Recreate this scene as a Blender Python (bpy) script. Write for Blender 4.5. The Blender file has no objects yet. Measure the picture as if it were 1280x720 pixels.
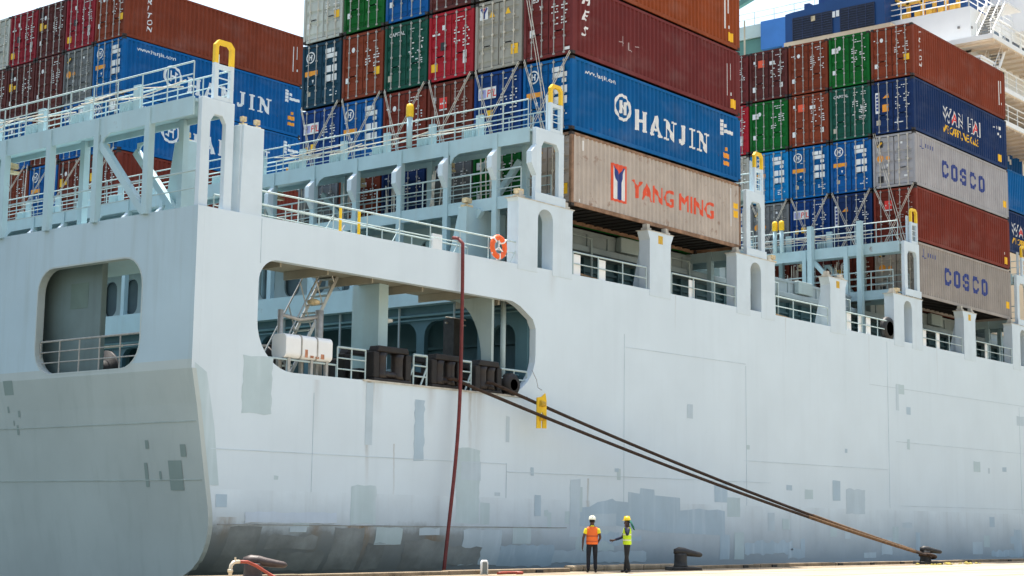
import bpy, bmesh, math, random
from mathutils import Vector, Matrix
R = random.Random(7)
rad = math.radians
scene = bpy.context.scene

# ------------------------------------------------------------------ camera, sky, sun, exposure
W_RES, F_PX = 1280.0, 2043.59
yaw, pitch, roll = 0.8856, 0.1427, 0.0132
fwd = Vector((math.sin(yaw)*math.cos(pitch), math.cos(yaw)*math.cos(pitch), math.sin(pitch)))
rgt = Vector((math.cos(yaw), -math.sin(yaw), 0.0))
upv = rgt.cross(fwd)
c_, s_ = math.cos(roll), math.sin(roll)
r2, u2 = c_*rgt + s_*upv, -s_*rgt + c_*upv
cam_d = bpy.data.cameras.new('camera')
cam = bpy.data.objects.new('camera', cam_d)
scene.collection.objects.link(cam)
cam_d.sensor_width = 36.0
cam_d.lens = 36.0*F_PX/W_RES
cam_d.clip_start = 0.5
cam_d.clip_end = 6000.0
cam.matrix_world = Matrix(((r2.x, u2.x, -fwd.x, -48.1207), (r2.y, u2.y, -fwd.y, -36.5073), (r2.z, u2.z, -fwd.z, -11.8531), (0, 0, 0, 1)))
scene.camera = cam

SUN_EL, SUN_AZ = rad(74), rad(40)             # azimuth clockwise from +Y: high noon sun, a little beyond the ship and towards its bow
world = bpy.data.worlds.new('World')
scene.world = world
world.use_nodes = True
wn = world.node_tree
bg = wn.nodes['Background']
sky = wn.nodes.new('ShaderNodeTexSky')
sky.sky_type = 'NISHITA'
sky.sun_disc = False
sky.sun_elevation = SUN_EL
sky.sun_rotation = SUN_AZ
sky.air_density = 1.6
sky.dust_density = 4.0
sky.ozone_density = 1.0
wn.links.new(sky.outputs[0], bg.inputs[0])
bg.inputs[1].default_value = 0.125
sun_d = bpy.data.lights.new('sun', 'SUN')
sun_d.energy = 4.4
sun_d.angle = rad(0.5)
sun_d.color = (1.0, 0.955, 0.89)
sun = bpy.data.objects.new('sun', sun_d)
scene.collection.objects.link(sun)
to_sun = Vector((math.sin(SUN_AZ)*math.cos(SUN_EL), math.cos(SUN_AZ)*math.cos(SUN_EL), math.sin(SUN_EL)))
sun.rotation_euler = to_sun.to_track_quat('Z', 'Y').to_euler()
sun.location = (0, 0, 80)
scene.view_settings.view_transform = 'Standard'
scene.view_settings.look = 'None'
scene.view_settings.gamma = 1.0
scene.view_settings.exposure = 1.2

# ------------------------------------------------------------------ materials
MATS = {}
def srgb(r, g, b):
    f = lambda v: (v/255/12.92 if v <= 10 else ((v/255+0.055)/1.055)**2.4)
    return (f(r), f(g), f(b))
def mat(name, col, rough=0.5, grime=None, stern_shade=False, stains=(), fade=0.0, metal=0.0, var=0.12, scale=1.2, streak=0.0, rust=0.0, bump=0.0, spec=0.4, streakcol=None, rustscale=0.9, emit=None):
    """paint or other surface: base colour, broad mottling, thin vertical streaks of dirt and blotches of rust"""
    if name in MATS: return MATS[name]
    m = bpy.data.materials.new(name); MATS[name] = m
    m.use_nodes = True
    nt = m.node_tree; N = nt.nodes; L = nt.links
    b = N['Principled BSDF']
    b.inputs['Roughness'].default_value = rough
    b.inputs['Metallic'].default_value = metal
    b.inputs['Specular IOR Level'].default_value = spec
    tc = N.new('ShaderNodeTexCoord')
    def noise(sc, det=5, vec=None, rg=0.6):
        n = N.new('ShaderNodeTexNoise'); n.inputs['Scale'].default_value = sc; n.inputs['Detail'].default_value = det; n.inputs['Roughness'].default_value = rg
        L.new(vec if vec else tc.outputs['Object'], n.inputs['Vector']); return n.outputs['Fac']
    def ramp(v, a, c):
        n = N.new('ShaderNodeMapRange'); n.inputs['From Min'].default_value = a; n.inputs['From Max'].default_value = c
        n.clamp = True; L.new(v, n.inputs['Value']); return n.outputs['Result']
    def mix(fac, A, B, mode='MIX'):
        n = N.new('ShaderNodeMix'); n.data_type = 'RGBA'; n.blend_type = mode
        for k, s in ((0, fac), (6, A), (7, B)):
            if isinstance(s, (int, float)): n.inputs[k].default_value = s
            elif isinstance(s, tuple): n.inputs[k].default_value = (*s, 1)
            else: L.new(s, n.inputs[k])
        return n.outputs[2]
    def mul(v, k):
        n = N.new('ShaderNodeMath'); n.operation = 'MULTIPLY'; L.new(v, n.inputs[0])
        if isinstance(k, (int, float)): n.inputs[1].default_value = k
        else: L.new(k, n.inputs[1])
        return n.outputs[0]
    dark = tuple(v*(1-var*1.6) for v in col); lite = tuple(min(0.9, v*(1+var)) for v in col)
    c = mix(ramp(noise(scale), 0.3, 0.7), dark, lite)
    if streak:
        mp = N.new('ShaderNodeMapping'); mp.inputs['Scale'].default_value = (2.6, 2.6, 0.16); L.new(tc.outputs['Object'], mp.inputs['Vector'])
        s = mul(ramp(noise(1.0, 6, mp.outputs[0]), 0.52, 0.78), streak)
        c = mix(s, c, streakcol or tuple(v*0.45 for v in col))
    if rust:
        r1 = ramp(noise(rustscale, 8, None, 0.7), 0.66-0.25*rust, 0.78-0.2*rust)
        c = mix(mul(r1, 0.9), c, (0.16, 0.065, 0.03))
    if grime:                                            # lower hull's shading put into the colour, deeper downwards, ragged upper limit
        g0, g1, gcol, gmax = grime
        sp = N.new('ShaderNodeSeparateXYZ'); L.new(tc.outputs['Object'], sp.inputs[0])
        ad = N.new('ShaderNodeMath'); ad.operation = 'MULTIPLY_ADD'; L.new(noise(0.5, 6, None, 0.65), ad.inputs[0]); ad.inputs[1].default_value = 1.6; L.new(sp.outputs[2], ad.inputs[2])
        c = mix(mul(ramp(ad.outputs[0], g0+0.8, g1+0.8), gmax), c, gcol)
        if stern_shade:                                       # shade on the downward-facing stern run put into the colour, with some dirt
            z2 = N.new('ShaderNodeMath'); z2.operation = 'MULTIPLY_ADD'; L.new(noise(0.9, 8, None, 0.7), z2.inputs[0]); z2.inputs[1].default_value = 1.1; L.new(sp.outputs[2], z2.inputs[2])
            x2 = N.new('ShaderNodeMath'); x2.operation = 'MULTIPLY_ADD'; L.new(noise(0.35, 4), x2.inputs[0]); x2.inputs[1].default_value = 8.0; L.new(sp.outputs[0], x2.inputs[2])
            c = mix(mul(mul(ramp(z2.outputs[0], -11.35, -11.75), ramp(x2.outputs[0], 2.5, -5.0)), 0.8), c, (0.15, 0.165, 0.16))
    if fade:                                             # every box has weathered differently
        oi_ = N.new('ShaderNodeObjectInfo'); hs = N.new('ShaderNodeHueSaturation'); L.new(c, hs.inputs['Color'])
        mr = N.new('ShaderNodeMapRange'); mr.inputs['To Min'].default_value = 1-fade; mr.inputs['To Max'].default_value = 1+fade*0.6; L.new(oi_.outputs['Random'], mr.inputs['Value']); L.new(mr.outputs[0], hs.inputs['Value'])
        c = hs.outputs['Color']
        mp3 = N.new('ShaderNodeMapping'); mp3.inputs['Scale'].default_value = (0.45, 0.45, 0.8); L.new(tc.outputs['Object'], mp3.inputs['Vector'])
        c = mix(mul(ramp(noise(1.0, 3, mp3.outputs[0]), 0.5, 0.8), 0.10), c, (0.42, 0.40, 0.38))
    if stains:                                           # brown water runs below openings and scuppers: (x, half width, top, bottom, strength)
        sp = N.new('ShaderNodeSeparateXYZ'); L.new(tc.outputs['Object'], sp.inputs[0])
        mp2 = N.new('ShaderNodeMapping'); mp2.inputs['Scale'].default_value = (5, 5, 0.5); L.new(tc.outputs['Object'], mp2.inputs['Vector'])
        nz, wob = ramp(noise(1.0, 6, mp2.outputs[0], 0.7), 0.25, 0.52), noise(0.8, 4)
        for sx_, hw, zt_, zb_, k_ in stains:
            q = N.new('ShaderNodeMath'); q.operation = 'MULTIPLY_ADD'; L.new(wob, q.inputs[0]); q.inputs[1].default_value = 0.25; L.new(sp.outputs[0], q.inputs[2])
            w_ = N.new('ShaderNodeMath'); w_.operation = 'SUBTRACT'; L.new(q.outputs[0], w_.inputs[0]); w_.inputs[1].default_value = sx_+0.125
            w2 = N.new('ShaderNodeMath'); w2.operation = 'ABSOLUTE'; L.new(w_.outputs[0], w2.inputs[0])
            f_ = mul(mul(mul(ramp(w2.outputs[0], hw, hw*0.1), ramp(sp.outputs[2], zb_, zt_)), nz), k_)
            c = mix(mul(f_, ramp(sp.outputs[2], zt_+0.02, zt_)), c, (0.21, 0.15, 0.085))
    L.new(c, b.inputs['Base Color'])
    rn = N.new('ShaderNodeMapRange'); rn.inputs['To Min'].default_value = max(0.05, rough-0.12); rn.inputs['To Max'].default_value = min(1, rough+0.15)
    L.new(noise(scale*4), rn.inputs['Value']); L.new(rn.outputs[0], b.inputs['Roughness'])
    if bump:
        bp = N.new('ShaderNodeBump'); bp.inputs['Strength'].default_value = bump; bp.inputs['Distance'].default_value = 0.02
        L.new(noise(scale*6, 8), bp.inputs['Height']); L.new(bp.outputs[0], b.inputs['Normal'])
    return m

HULL = mat('hull_paint', (0.585, 0.675, 0.725), 0.45, var=0.03, scale=0.35, streak=0.16, streakcol=(0.44, 0.52, 0.56), bump=0.05,
           stains=((-10.9, 0.13, -7.4, -10.9, 1.0), (-10.75, 0.5, -7.4, -8.6, 0.45), (-6.0, 0.12, -7.4, -9.8, 0.8), (-5.6, 0.5, -7.5, -10.2, 0.30), (-9.7, 0.05, -9.4, -12.0, 0.5), (-8.0, 0.3, -7.4, -8.8, 0.3), (0.75, 0.08, -10.2, -12.2, 0.5),
                   (-13.2, 0.2, -7.6, -9.4, 0.2), (15.4, 0.07, -2.7, -4.6, 0.25), (23.4, 0.06, -2.7, -5.2, 0.25), (6.6, 0.06, -2.7, -4.4, 0.25), (-1.5, 0.3, -2.7, -4.0, 0.2), (31, 0.08, -2.6, -5.0, 0.22)))
HULL_LOW = mat('stern_grey_paint', (0.425, 0.475, 0.455), 0.6, var=0.06, scale=0.3, streak=0.25, streakcol=(0.27, 0.31, 0.285), bump=0.05)
DECKP = mat('deckwork_paint', (0.375, 0.52, 0.555), 0.45, var=0.06, scale=0.9, streak=0.25, streakcol=(0.33, 0.36, 0.33), rust=0.05)
PILLAR = mat('pillar_paint', (0.57, 0.66, 0.71), 0.45, var=0.05, scale=0.8, streak=0.2, streakcol=(0.4, 0.42, 0.38))
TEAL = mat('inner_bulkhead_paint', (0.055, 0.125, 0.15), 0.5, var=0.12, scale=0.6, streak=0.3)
HATCH = mat('hatch_grey', (0.30, 0.36, 0.37), 0.5, var=0.1, scale=0.8, streak=0.3)
GREYW = mat('grey_bulkhead_paint', (0.36, 0.44, 0.43), 0.5, var=0.08, scale=0.5, streak=0.3)
FLOOR = mat('deck_green_paint', (0.07, 0.105, 0.095), 0.7, var=0.2, scale=1.5, rust=0.12)
RAILW = mat('rail_paint', (0.40, 0.50, 0.50), 0.45, var=0.06, scale=3, rust=0.05)
EDGE = mat('worn_edge_metal', (0.50, 0.47, 0.40), 0.55, var=0.25, scale=3, rust=0.35)
YEL = mat('yellow_paint', (0.80, 0.50, 0.015), 0.45, var=0.08, scale=3)
YELD = mat('weathered_yellow', (0.62, 0.38, 0.03), 0.6, var=0.25, scale=5)
STEELDK = mat('rusty_cast_steel', (0.012, 0.009, 0.008), 0.6, var=0.4, scale=3, rust=0.12, bump=0.3)
BLACK = mat('black_iron', (0.022, 0.021, 0.02), 0.55, var=0.4, scale=5, rust=0.1, bump=0.3)
GALV = mat('galvanised_steel', (0.40, 0.385, 0.35), 0.45, metal=0.3, var=0.15, scale=6)
RODM = mat('lashing_rod_steel', (0.58, 0.53, 0.44), 0.5, metal=0.1, var=0.25, scale=2.5, rust=0.1)
ALU = mat('aluminium', (0.42, 0.43, 0.41), 0.35, metal=0.5, var=0.12, scale=4)
WHITE = mat('white_paint', (0.78, 0.79, 0.77), 0.45, var=0.04, scale=1.5)
SUPW = mat('superstructure_white', (0.80, 0.80, 0.78), 0.4, var=0.03, scale=0.5, streak=0.08, streakcol=(0.6, 0.55, 0.45))
CREAM = mat('cream_paint', (0.66, 0.52, 0.36), 0.5, var=0.06, scale=0.6)
FUNB = mat('funnel_blue', (0.006, 0.055, 0.19), 0.4, var=0.08, scale=0.5)
LOUV = mat('louvre_dark_blue', (0.010, 0.014, 0.032), 0.5, var=0.2, scale=2)
VENTG = mat('vent_grey', (0.25, 0.24, 0.22), 0.6)
GLASS = mat('dark_window_glass', (0.02, 0.03, 0.05), 0.08, var=0.1, spec=0.8)
CRANEG = mat('crane_green_paint', (0.10, 0.24, 0.21), 0.5, var=0.1, scale=0.5)
CRANEP = mat('crane_pale_paint', (0.50, 0.62, 0.60), 0.5, var=0.08, scale=0.5)
CRANEB = mat('crane_blue_paint', (0.05, 0.2, 0.55), 0.5, var=0.08, scale=0.5)
ORANGE = mat('lifebuoy_orange', (0.80, 0.12, 0.02), 0.45, var=0.08, scale=4)
HOSE = mat('dark_red_hose', (0.15, 0.022, 0.018), 0.55, var=0.2, scale=6)
HOSER = mat('orange_red_hose', (0.30, 0.05, 0.025), 0.5, var=0.15, scale=6)
ROPE = mat('tarred_rope', (0.045, 0.026, 0.016), 0.85, var=0.35, scale=8, bump=0.6)
ROPEY = mat('worn_rope_tan', (0.15, 0.085, 0.04), 0.85, var=0.35, scale=8, bump=0.6)
CONC = mat('quay_concrete', (0.33, 0.28, 0.205), 0.9, var=0.12, scale=0.5, bump=0.4)
CONCD = mat('kerb_concrete', (0.22, 0.165, 0.105), 0.9, var=0.3, scale=2.2, bump=0.6)
STRIPC = mat('quay_shadow_strip', (0.25, 0.195, 0.13), 0.9, var=0.3, scale=1.6, bump=0.5)
LINEP = mat('joint_dark', (0.12, 0.085, 0.06), 0.9, var=0.3)
WATER = mat('harbour_water_surface', (0.03, 0.05, 0.045), 0.12, var=0.2, scale=0.4, bump=0.4)
RED = mat('red_paint', (0.5, 0.03, 0.02), 0.5)
WOODM = mat('timber', (0.36, 0.22, 0.11), 0.8, var=0.3, scale=3)
P1 = mat('patch_paint_grey', (0.44, 0.535, 0.59), 0.5, var=0.06, scale=0.8, streak=0.6, streakcol=(0.56, 0.65, 0.70))
P2 = mat('patch_paint_green_grey', (0.43, 0.535, 0.56), 0.5, var=0.05, scale=0.8, streak=0.6, streakcol=(0.56, 0.65, 0.70))
P3 = mat('patch_paint_blue_grey', (0.375, 0.485, 0.56), 0.5, var=0.06, scale=0.8, streak=0.6, streakcol=(0.56, 0.65, 0.70))
P4 = mat('patch_paint_dark_grey', (0.235, 0.26, 0.26), 0.6, var=0.25, scale=0.8, streak=0.3)
P5 = mat('patch_paint_sage', (0.235, 0.30, 0.28), 0.5, var=0.06, scale=0.8)
P6 = mat('patch_paint_lilac', (0.50, 0.59, 0.68), 0.5, var=0.06, scale=0.8, streak=0.2)
RUSTP = mat('rust_stain', (0.235, 0.205, 0.165), 0.8, var=0.35, scale=2.5)
SEAM = mat('weld_seam', (0.48, 0.575, 0.63), 0.5)

# ------------------------------------------------------------------ mesh helpers
COL = scene.collection
class MB:
    def __init__(s): s.bm = bmesh.new(); s.mi = 0
    def face(s, pts, mi=None):
        f = s.bm.faces.new([s.bm.verts.new(p) for p in pts]); f.material_index = s.mi if mi is None else mi; return f
    def box(s, x0, x1, y0, y1, z0, z1, mi=None):
        v = [s.bm.verts.new(p) for p in ((x0,y0,z0),(x1,y0,z0),(x1,y1,z0),(x0,y1,z0),(x0,y0,z1),(x1,y0,z1),(x1,y1,z1),(x0,y1,z1))]
        for q in ((0,3,2,1),(4,5,6,7),(0,1,5,4),(1,2,6,5),(2,3,7,6),(3,0,4,7)):
            f = s.bm.faces.new([v[i] for i in q]); f.material_index = s.mi if mi is None else mi
        return s
    def prism(s, poly, axis, a, b, mi=None):
        """poly: 2D points in the plane across `axis`, extruded from a to b"""
        def P(p, t): return {'x': (t, p[0], p[1]), 'y': (p[0], t, p[1]), 'z': (p[0], p[1], t)}[axis]
        va = [s.bm.verts.new(P(p, a)) for p in poly]; vb = [s.bm.verts.new(P(p, b)) for p in poly]
        fs = [s.bm.faces.new(va), s.bm.faces.new(vb[::-1])]
        n = len(poly)
        for i in range(n): fs.append(s.bm.faces.new((va[i], va[(i+1) % n], vb[(i+1) % n], vb[i])))
        for f in fs: f.material_index = s.mi if mi is None else mi
        return s
    def tube(s, p, q, r, n=6, mi=None, r2=None):
        p, q = Vector(p), Vector(q); d = q-p
        if d.length < 1e-6: return s
        a = d.orthogonal().normalized(); b = d.normalized().cross(a)
        r2 = r if r2 is None else r2
        A = [s.bm.verts.new(p+(a*math.cos(t)+b*math.sin(t))*r) for t in [2*math.pi*i/n for i in range(n)]]
        B = [s.bm.verts.new(q+(a*math.cos(t)+b*math.sin(t))*r2) for t in [2*math.pi*i/n for i in range(n)]]
        fs = [s.bm.faces.new(A[::-1]), s.bm.faces.new(B)]
        for i in range(n):
            f = s.bm.faces.new((A[i], A[(i+1) % n], B[(i+1) % n], B[i])); f.smooth = n > 6; fs.append(f)
        for f in fs: f.material_index = s.mi if mi is None else mi
        return s
    def bar(s, p, q, w, h, up=(0,0,1), mi=None):
        """rectangular bar between two points: w across, h along `up`"""
        p, q = Vector(p), Vector(q); d = (q-p).normalized(); u = Vector(up)
        if abs(d.dot(u)) > 0.98: u = Vector((1,0,0))
        sd = d.cross(u).normalized()*w/2; uu = sd.cross(d).normalized()*h/2
        A = [s.bm.verts.new(p+k) for k in (-sd-uu, sd-uu, sd+uu, -sd+uu)]; B = [s.bm.verts.new(q+k) for k in (-sd-uu, sd-uu, sd+uu, -sd+uu)]
        fs = [s.bm.faces.new(A[::-1]), s.bm.faces.new(B)]+[s.bm.faces.new((A[i], A[(i+1) % 4], B[(i+1) % 4], B[i])) for i in range(4)]
        for f in fs: f.material_index = s.mi if mi is None else mi
        return s
    def pipe(s, pts, r, n=8, mi=None):
        """swept round section along a polyline, one continuous skin"""
        pts = [Vector(p) for p in pts]; rings = []; a = None
        for i, p in enumerate(pts):
            d = (pts[min(i+1, len(pts)-1)]-pts[max(i-1, 0)]).normalized()
            a = d.orthogonal().normalized() if a is None else (a-d*a.dot(d)).normalized()
            b = d.cross(a); rr = r[i] if isinstance(r, (list, tuple)) else r
            rings.append([s.bm.verts.new(p+(a*math.cos(2*math.pi*k/n)+b*math.sin(2*math.pi*k/n))*rr) for k in range(n)])
        fs = [s.bm.faces.new(rings[0][::-1]), s.bm.faces.new(rings[-1])]
        for A, B in zip(rings, rings[1:]):
            for k in range(n):
                f = s.bm.faces.new((A[k], A[(k+1) % n], B[(k+1) % n], B[k])); f.smooth = True; fs.append(f)
        for f in fs: f.material_index = s.mi if mi is None else mi
        return s
    def lathe(s, prof, c=(0,0,0), n=20, axis='z', mi=None):
        rings = []
        for r, h in prof:
            ring = []
            for k in range(n):
                t = 2*math.pi*k/n; u, v = r*math.cos(t), r*math.sin(t)
                p = {'z': (u, v, h), 'y': (u, h, v), 'x': (h, u, v)}[axis]
                ring.append(s.bm.verts.new((p[0]+c[0], p[1]+c[1], p[2]+c[2])))
            rings.append(ring)
        fs = []
        for A, B in zip(rings, rings[1:]):
            for k in range(n):
                f = s.bm.faces.new((A[k], A[(k+1) % n], B[(k+1) % n], B[k])); f.smooth = True; fs.append(f)
        fs += [s.bm.faces.new(rings[0][::-1]), s.bm.faces.new(rings[-1])]
        for f in fs: f.material_index = s.mi if mi is None else mi
        return s
    def plate(s, outer, holes, axis, a, b, mi=None):
        """flat plate with holes, faces at a and b along axis, rims closed"""
        def P(p, t): return {'x': (t, p[0], p[1]), 'y': (p[0], t, p[1]), 'z': (p[0], p[1], t)}[axis]
        loops = [outer]+holes
        layers = []
        for t in (a, b):
            es = []; vs = []
            for lp in loops:
                v = [s.bm.verts.new(P(p, t)) for p in lp]; vs.append(v)
                es += [s.bm.edges.new((v[i], v[(i+1) % len(v)])) for i in range(len(v))]
            g = bmesh.ops.triangle_fill(s.bm, edges=es, use_beauty=True, use_dissolve=False)
            for f in g['geom']:
                if isinstance(f, bmesh.types.BMFace): f.material_index = s.mi if mi is None else mi
            layers.append(vs)
        for A, B in zip(*layers):
            for i in range(len(A)):
                f = s.bm.faces.new((A[i], A[(i+1) % len(A)], B[(i+1) % len(A)], B[i])); f.material_index = s.mi if mi is None else mi
        return s
    def mesh(s, name, recalc=True):
        if recalc: bmesh.ops.recalc_face_normals(s.bm, faces=s.bm.faces)
        me = bpy.data.meshes.new(name); s.bm.to_mesh(me); s.bm.free(); return me
    def build(s, name, mats, parent=None, loc=None, recalc=True, **kw):
        return obj(name, s.mesh(name, recalc), mats, parent, loc, **kw)

def obj(name, me, mats=None, parent=None, loc=None, bevel=0, **kw):
    o = bpy.data.objects.new(name, me); COL.objects.link(o)
    if mats is not None and me is not None and not me.materials:
        for m in (mats if isinstance(mats, (list, tuple)) else [mats]): me.materials.append(m)
    if parent: o.parent = parent
    if loc: o.location = loc
    if bevel:
        bv = o.modifiers.new('bevel', 'BEVEL'); bv.width = bevel; bv.segments = 2; bv.limit_method = 'ANGLE'
    for k, v in kw.items(): o[k] = v
    return o
def thing(name, label, cat, loc=(0,0,0), rotz=0, group=None):
    o = bpy.data.objects.new(name, None); COL.objects.link(o); o.empty_display_size = 0.2
    o.location = loc; o.rotation_euler = (0,0,rotz); o['label'] = label; o['category'] = cat
    if group: o['group'] = group
    return o
def tag(o, label, cat, group=None):
    o['label'] = label; o['category'] = cat
    if group: o['group'] = group
    return o
def rrect(x0, x1, z0, z1, r, n=6):
    """rounded rectangle, r = radius or four radii (bl, br, tr, tl)"""
    rs = r if isinstance(r, (list, tuple)) else (r,)*4
    pts = []
    for (cx, cz, a0, rr) in ((x0+rs[0], z0+rs[0], 180, rs[0]), (x1-rs[1], z0+rs[1], 270, rs[1]), (x1-rs[2], z1-rs[2], 0, rs[2]), (x0+rs[3], z1-rs[3], 90, rs[3])):
        for k in range(n+1):
            t = rad(a0+90*k/n); pts.append((cx+rr*math.cos(t), cz+rr*math.sin(t)))
    return pts
def railing(name, pts, h, parent, m=None, n=3, step=1.5, r=0.024, toe=False, stays=0, rt=None):
    """handrail along a polyline of base points: posts, n rails, optional inclined stays"""
    b = MB(); m = m or RAILW; rt = rt or r*1.25
    for p, q in zip(pts, pts[1:]):
        p, q = Vector(p), Vector(q); L = (q-p).length; k = max(1, round(L/step))
        for i in range(k+1):
            c = p.lerp(q, i/k); b.tube(c, c+Vector((0,0,h)), r, 6)
            if stays and i % stays == 0:
                d = (q-p).normalized(); b.tube(c+Vector((0,0,h*0.62)), c+d*-0.32, r*0.9, 5)
        for i in range(n):
            z = h*(i+1)/n; b.tube(p+Vector((0,0,z)), q+Vector((0,0,z)), rt if i == n-1 else r*0.8, 6)
    return b.build(name, m, parent)

# ------------------------------------------------------------------ ground: quay, water
ZQ = -13.40
QE = -3.9                                              # quay edge
b = MB(); b.box(-600, 900, -420, QE, ZQ-6, ZQ)
b.build('quay', CONC, kind='structure')
quay = bpy.data.objects['quay']
b = MB(); b.box(-400, 600, -5.75, -4.32, ZQ, ZQ+0.006); b.build('shadow_strip', STRIPC, quay)  # ship's shadow along the quay, painted as a browner strip
b = MB()
for y in (-7.4, -10.6, -13.8): b.box(-400, 600, y, y+0.05, ZQ, ZQ+0.005)
b.build('pavement_joint', LINEP, quay)
x = -47.0
kme = MB().box(0, 5.86, -4.3, -3.95, ZQ-0.02, ZQ+0.125).mesh('kerb_block')
gaps = {7}
i = 0
while x < 120:
    if i not in gaps:
        o = obj('kerb_block', kme, CONCD, quay, (x, R.uniform(-0.015, 0.015), R.uniform(-0.012, 0.012)), bevel=0.02)
    x += 5.93; i += 1
b = MB()
xk = -4.9
while xk < 0.6:
    wk = R.uniform(0.5, 1.6); b.box(xk, xk+wk, -3.93, -3.5, ZQ+0.0, ZQ+0.15+R.uniform(0, 0.06)); xk += wk+R.uniform(0.0, 0.05)
b.build('kerb_repair_block', mat('broken_concrete', (0.27, 0.215, 0.145), 0.9, var=0.3, scale=2.5, bump=0.8), quay, bevel=0.06)
pad = MB().box(-0.16, 0.16, -4.36, -4.30, ZQ+0.0, ZQ+0.10).mesh('rubber_pad')
for x in (-7.2, 5.2, 7.3, 12.6, 15.4, 18.2, 21.6, 25.2, 29.9, 33.5): obj('rubber_pad', pad, BLACK, quay, (x, 0, 0))
b = MB()
for k in range(26):
    x, y = R.uniform(17.5, 23.0), R.uniform(-6.0, -5.2); r = R.uniform(0.05, 0.16)
    b.lathe([(r, 0), (r*0.7, r*0.4), (r*0.15, r*0.7)], (x, y, ZQ), 7)
b.build('dry_weeds', mat('dry_weed', (0.30, 0.24, 0.05), 0.9, var=0.4, scale=6), quay, kind='stuff')
b = MB(); b.box(-2500, 4000, -200, 3000, -15.9, -15.3); b.build('water', WATER, kind='structure')
b = MB()                                                # far shore beyond the ship
b.box(-1500, 3500, 900, 1400, -16, -6)
b.build('far_shore', mat('far_shore_green', (0.10, 0.13, 0.11), 0.9, var=0.3, scale=0.01), kind='structure')

# ------------------------------------------------------------------ the ship: hull
ship = thing('container_ship', 'pale blue grey container ship moored along the quay, cargo stacked on deck', 'ship')
YS, BEAM, BOWX = -0.3, 42.8, 170.0
def edge_z(x): return -2.92 + (x+18.1)*0.0129 if x < -0.3 else (-2.69+(x+0.3)*0.005 if x < 10 else -2.64+(x-10)*0.0008)
def tr_x(z): return -18.1 if z > -7.36 else -18.1+(-7.36-z)*0.187
def inset(x, z):
    z0 = -11.55-0.043*max(0, x+17.3); Rr = 2.0+0.085*max(0, x+17.3)
    d = z0-z
    if d <= 0: return 0.0
    if d < 0.94*Rr: return Rr-math.sqrt(Rr*Rr-d*d)
    return Rr*(1-math.sqrt(1-0.94**2))+(d-0.94*Rr)*2.75
def hole_side():
    pts = []
    def arc(cx, cz, rx, rz, a0, a1, n=9):
        for k in range(n+1):
            t = rad(a0+(a1-a0)*k/n); pts.append((cx+rx*math.cos(t), cz+rz*math.sin(t)))
    arc(-14.2, -6.0, 1.5, 1.46, 180, 270)              # bottom aft
    arc(-4.3, -5.9, 1.86, 1.52, 270, 360)              # bottom forward
    pts.append((-2.44, -4.95)); pts.append((-2.62, -4.62)); pts.append((-3.35, -4.22)); pts.append((-3.8, -4.09))
    arc(-14.95, -4.85, 0.75, 0.72, 90, 180)
    return pts
HS = hole_side()
outer = [(-17.848, -2.92), (-17.848, -7.62), (-18.09, -7.62)] + [(tr_x(z), z) for z in (-8.6, -9.8, -11.0)] + [(40, -11.0), (BOWX, -11.0), (BOWX, edge_z(BOWX)), (60, edge_z(60)), (10, edge_z(10)), (-0.3, edge_z(-0.3))]
b = MB(); b.plate(outer, [HS], 'y', YS, YS+0.28)
b.build('side_plating', HULL, ship)
# rounded run below: bilge curving in under the counter
b = MB()
zs = [-11.0, -11.3, -11.6, -11.85, -12.1, -12.35, -12.6, -12.85, -13.1, -13.35, -13.6, -13.9, -14.3, -14.8, -15.6]
xs = [None, -16.4, -15.5, -14, -12, -10, -8, -6, -4, -2, 0, 3, 6, 10, 15, 22, 32, 50, 90, BOWX]
grid = []
for xx in xs:
    col = []
    for z in zs:
        x = tr_x(z) if xx is None else max(xx, tr_x(z)+0.02)
        col.append(b.bm.verts.new((x, YS+inset(x, z), z)))
    grid.append(col)
for A, B in zip(grid, grid[1:]):
    for k in range(len(zs)-1):
        f = b.bm.faces.new((A[k], A[k+1], B[k+1], B[k])); f.smooth = True
b.build('bilge_plating', mat('lower_hull_paint', (0.585, 0.675, 0.725), 0.42, grime=(-10.9, -13.3, (0.26, 0.32, 0.37), 0.9), stern_shade=True, stains=((-11.0, 0.6, -12.02, -13.5, 0.95), (-11.6, 0.2, -12.02, -13.0, 0.8), (-7.7, 0.7, -12.3, -13.6, 0.8), (-5.4, 0.7, -12.2, -13.6, 0.7), (-16.6, 0.4, -11.8, -12.8, 0.6), (-13.0, 0.3, -12.02, -13.4, 0.5), (0.75, 0.15, -11.0, -12.6, 0.4)), var=0.05, scale=0.45, streak=0.3, streakcol=(0.33, 0.36, 0.36), bump=0.06), ship, recalc=True)
# transom
HT = rrect(2.08, 7.28, -7.5, -4.16, (0.85, 0.85, 0.75, 0.9))
b = MB(); b.plate([(YS, -7.62), (BEAM, -7.62), (BEAM, -2.82), (YS, -2.92)], [HT], 'x', -18.106, -17.85)
bmesh.ops.bisect_plane(b.bm, geom=b.bm.verts[:]+b.bm.edges[:]+b.bm.faces[:], plane_co=(0, 0, -7.36), plane_no=(0, 0, 1), dist=1e-5)
for f in b.bm.faces:
    if f.calc_center_median().z < -7.361: f.material_index = 1
    if f.calc_center_median().y < YS+0.001: f.material_index = 2
b.build('transom_plating', [mat('transom_paint', (0.40, 0.51, 0.555), 0.45, var=0.05, scale=0.35, streak=0.4, streakcol=(0.28, 0.33, 0.32), bump=0.05), HULL_LOW, HULL], ship)
b = MB()
zz = [-7.62, -8.6, -9.8, -11, -11.55, -11.8, -12.05, -12.3, -12.55, -12.8, -13.05, -13.3, -13.5, -13.8, -14.4, -15.6]
prev = None
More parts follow.
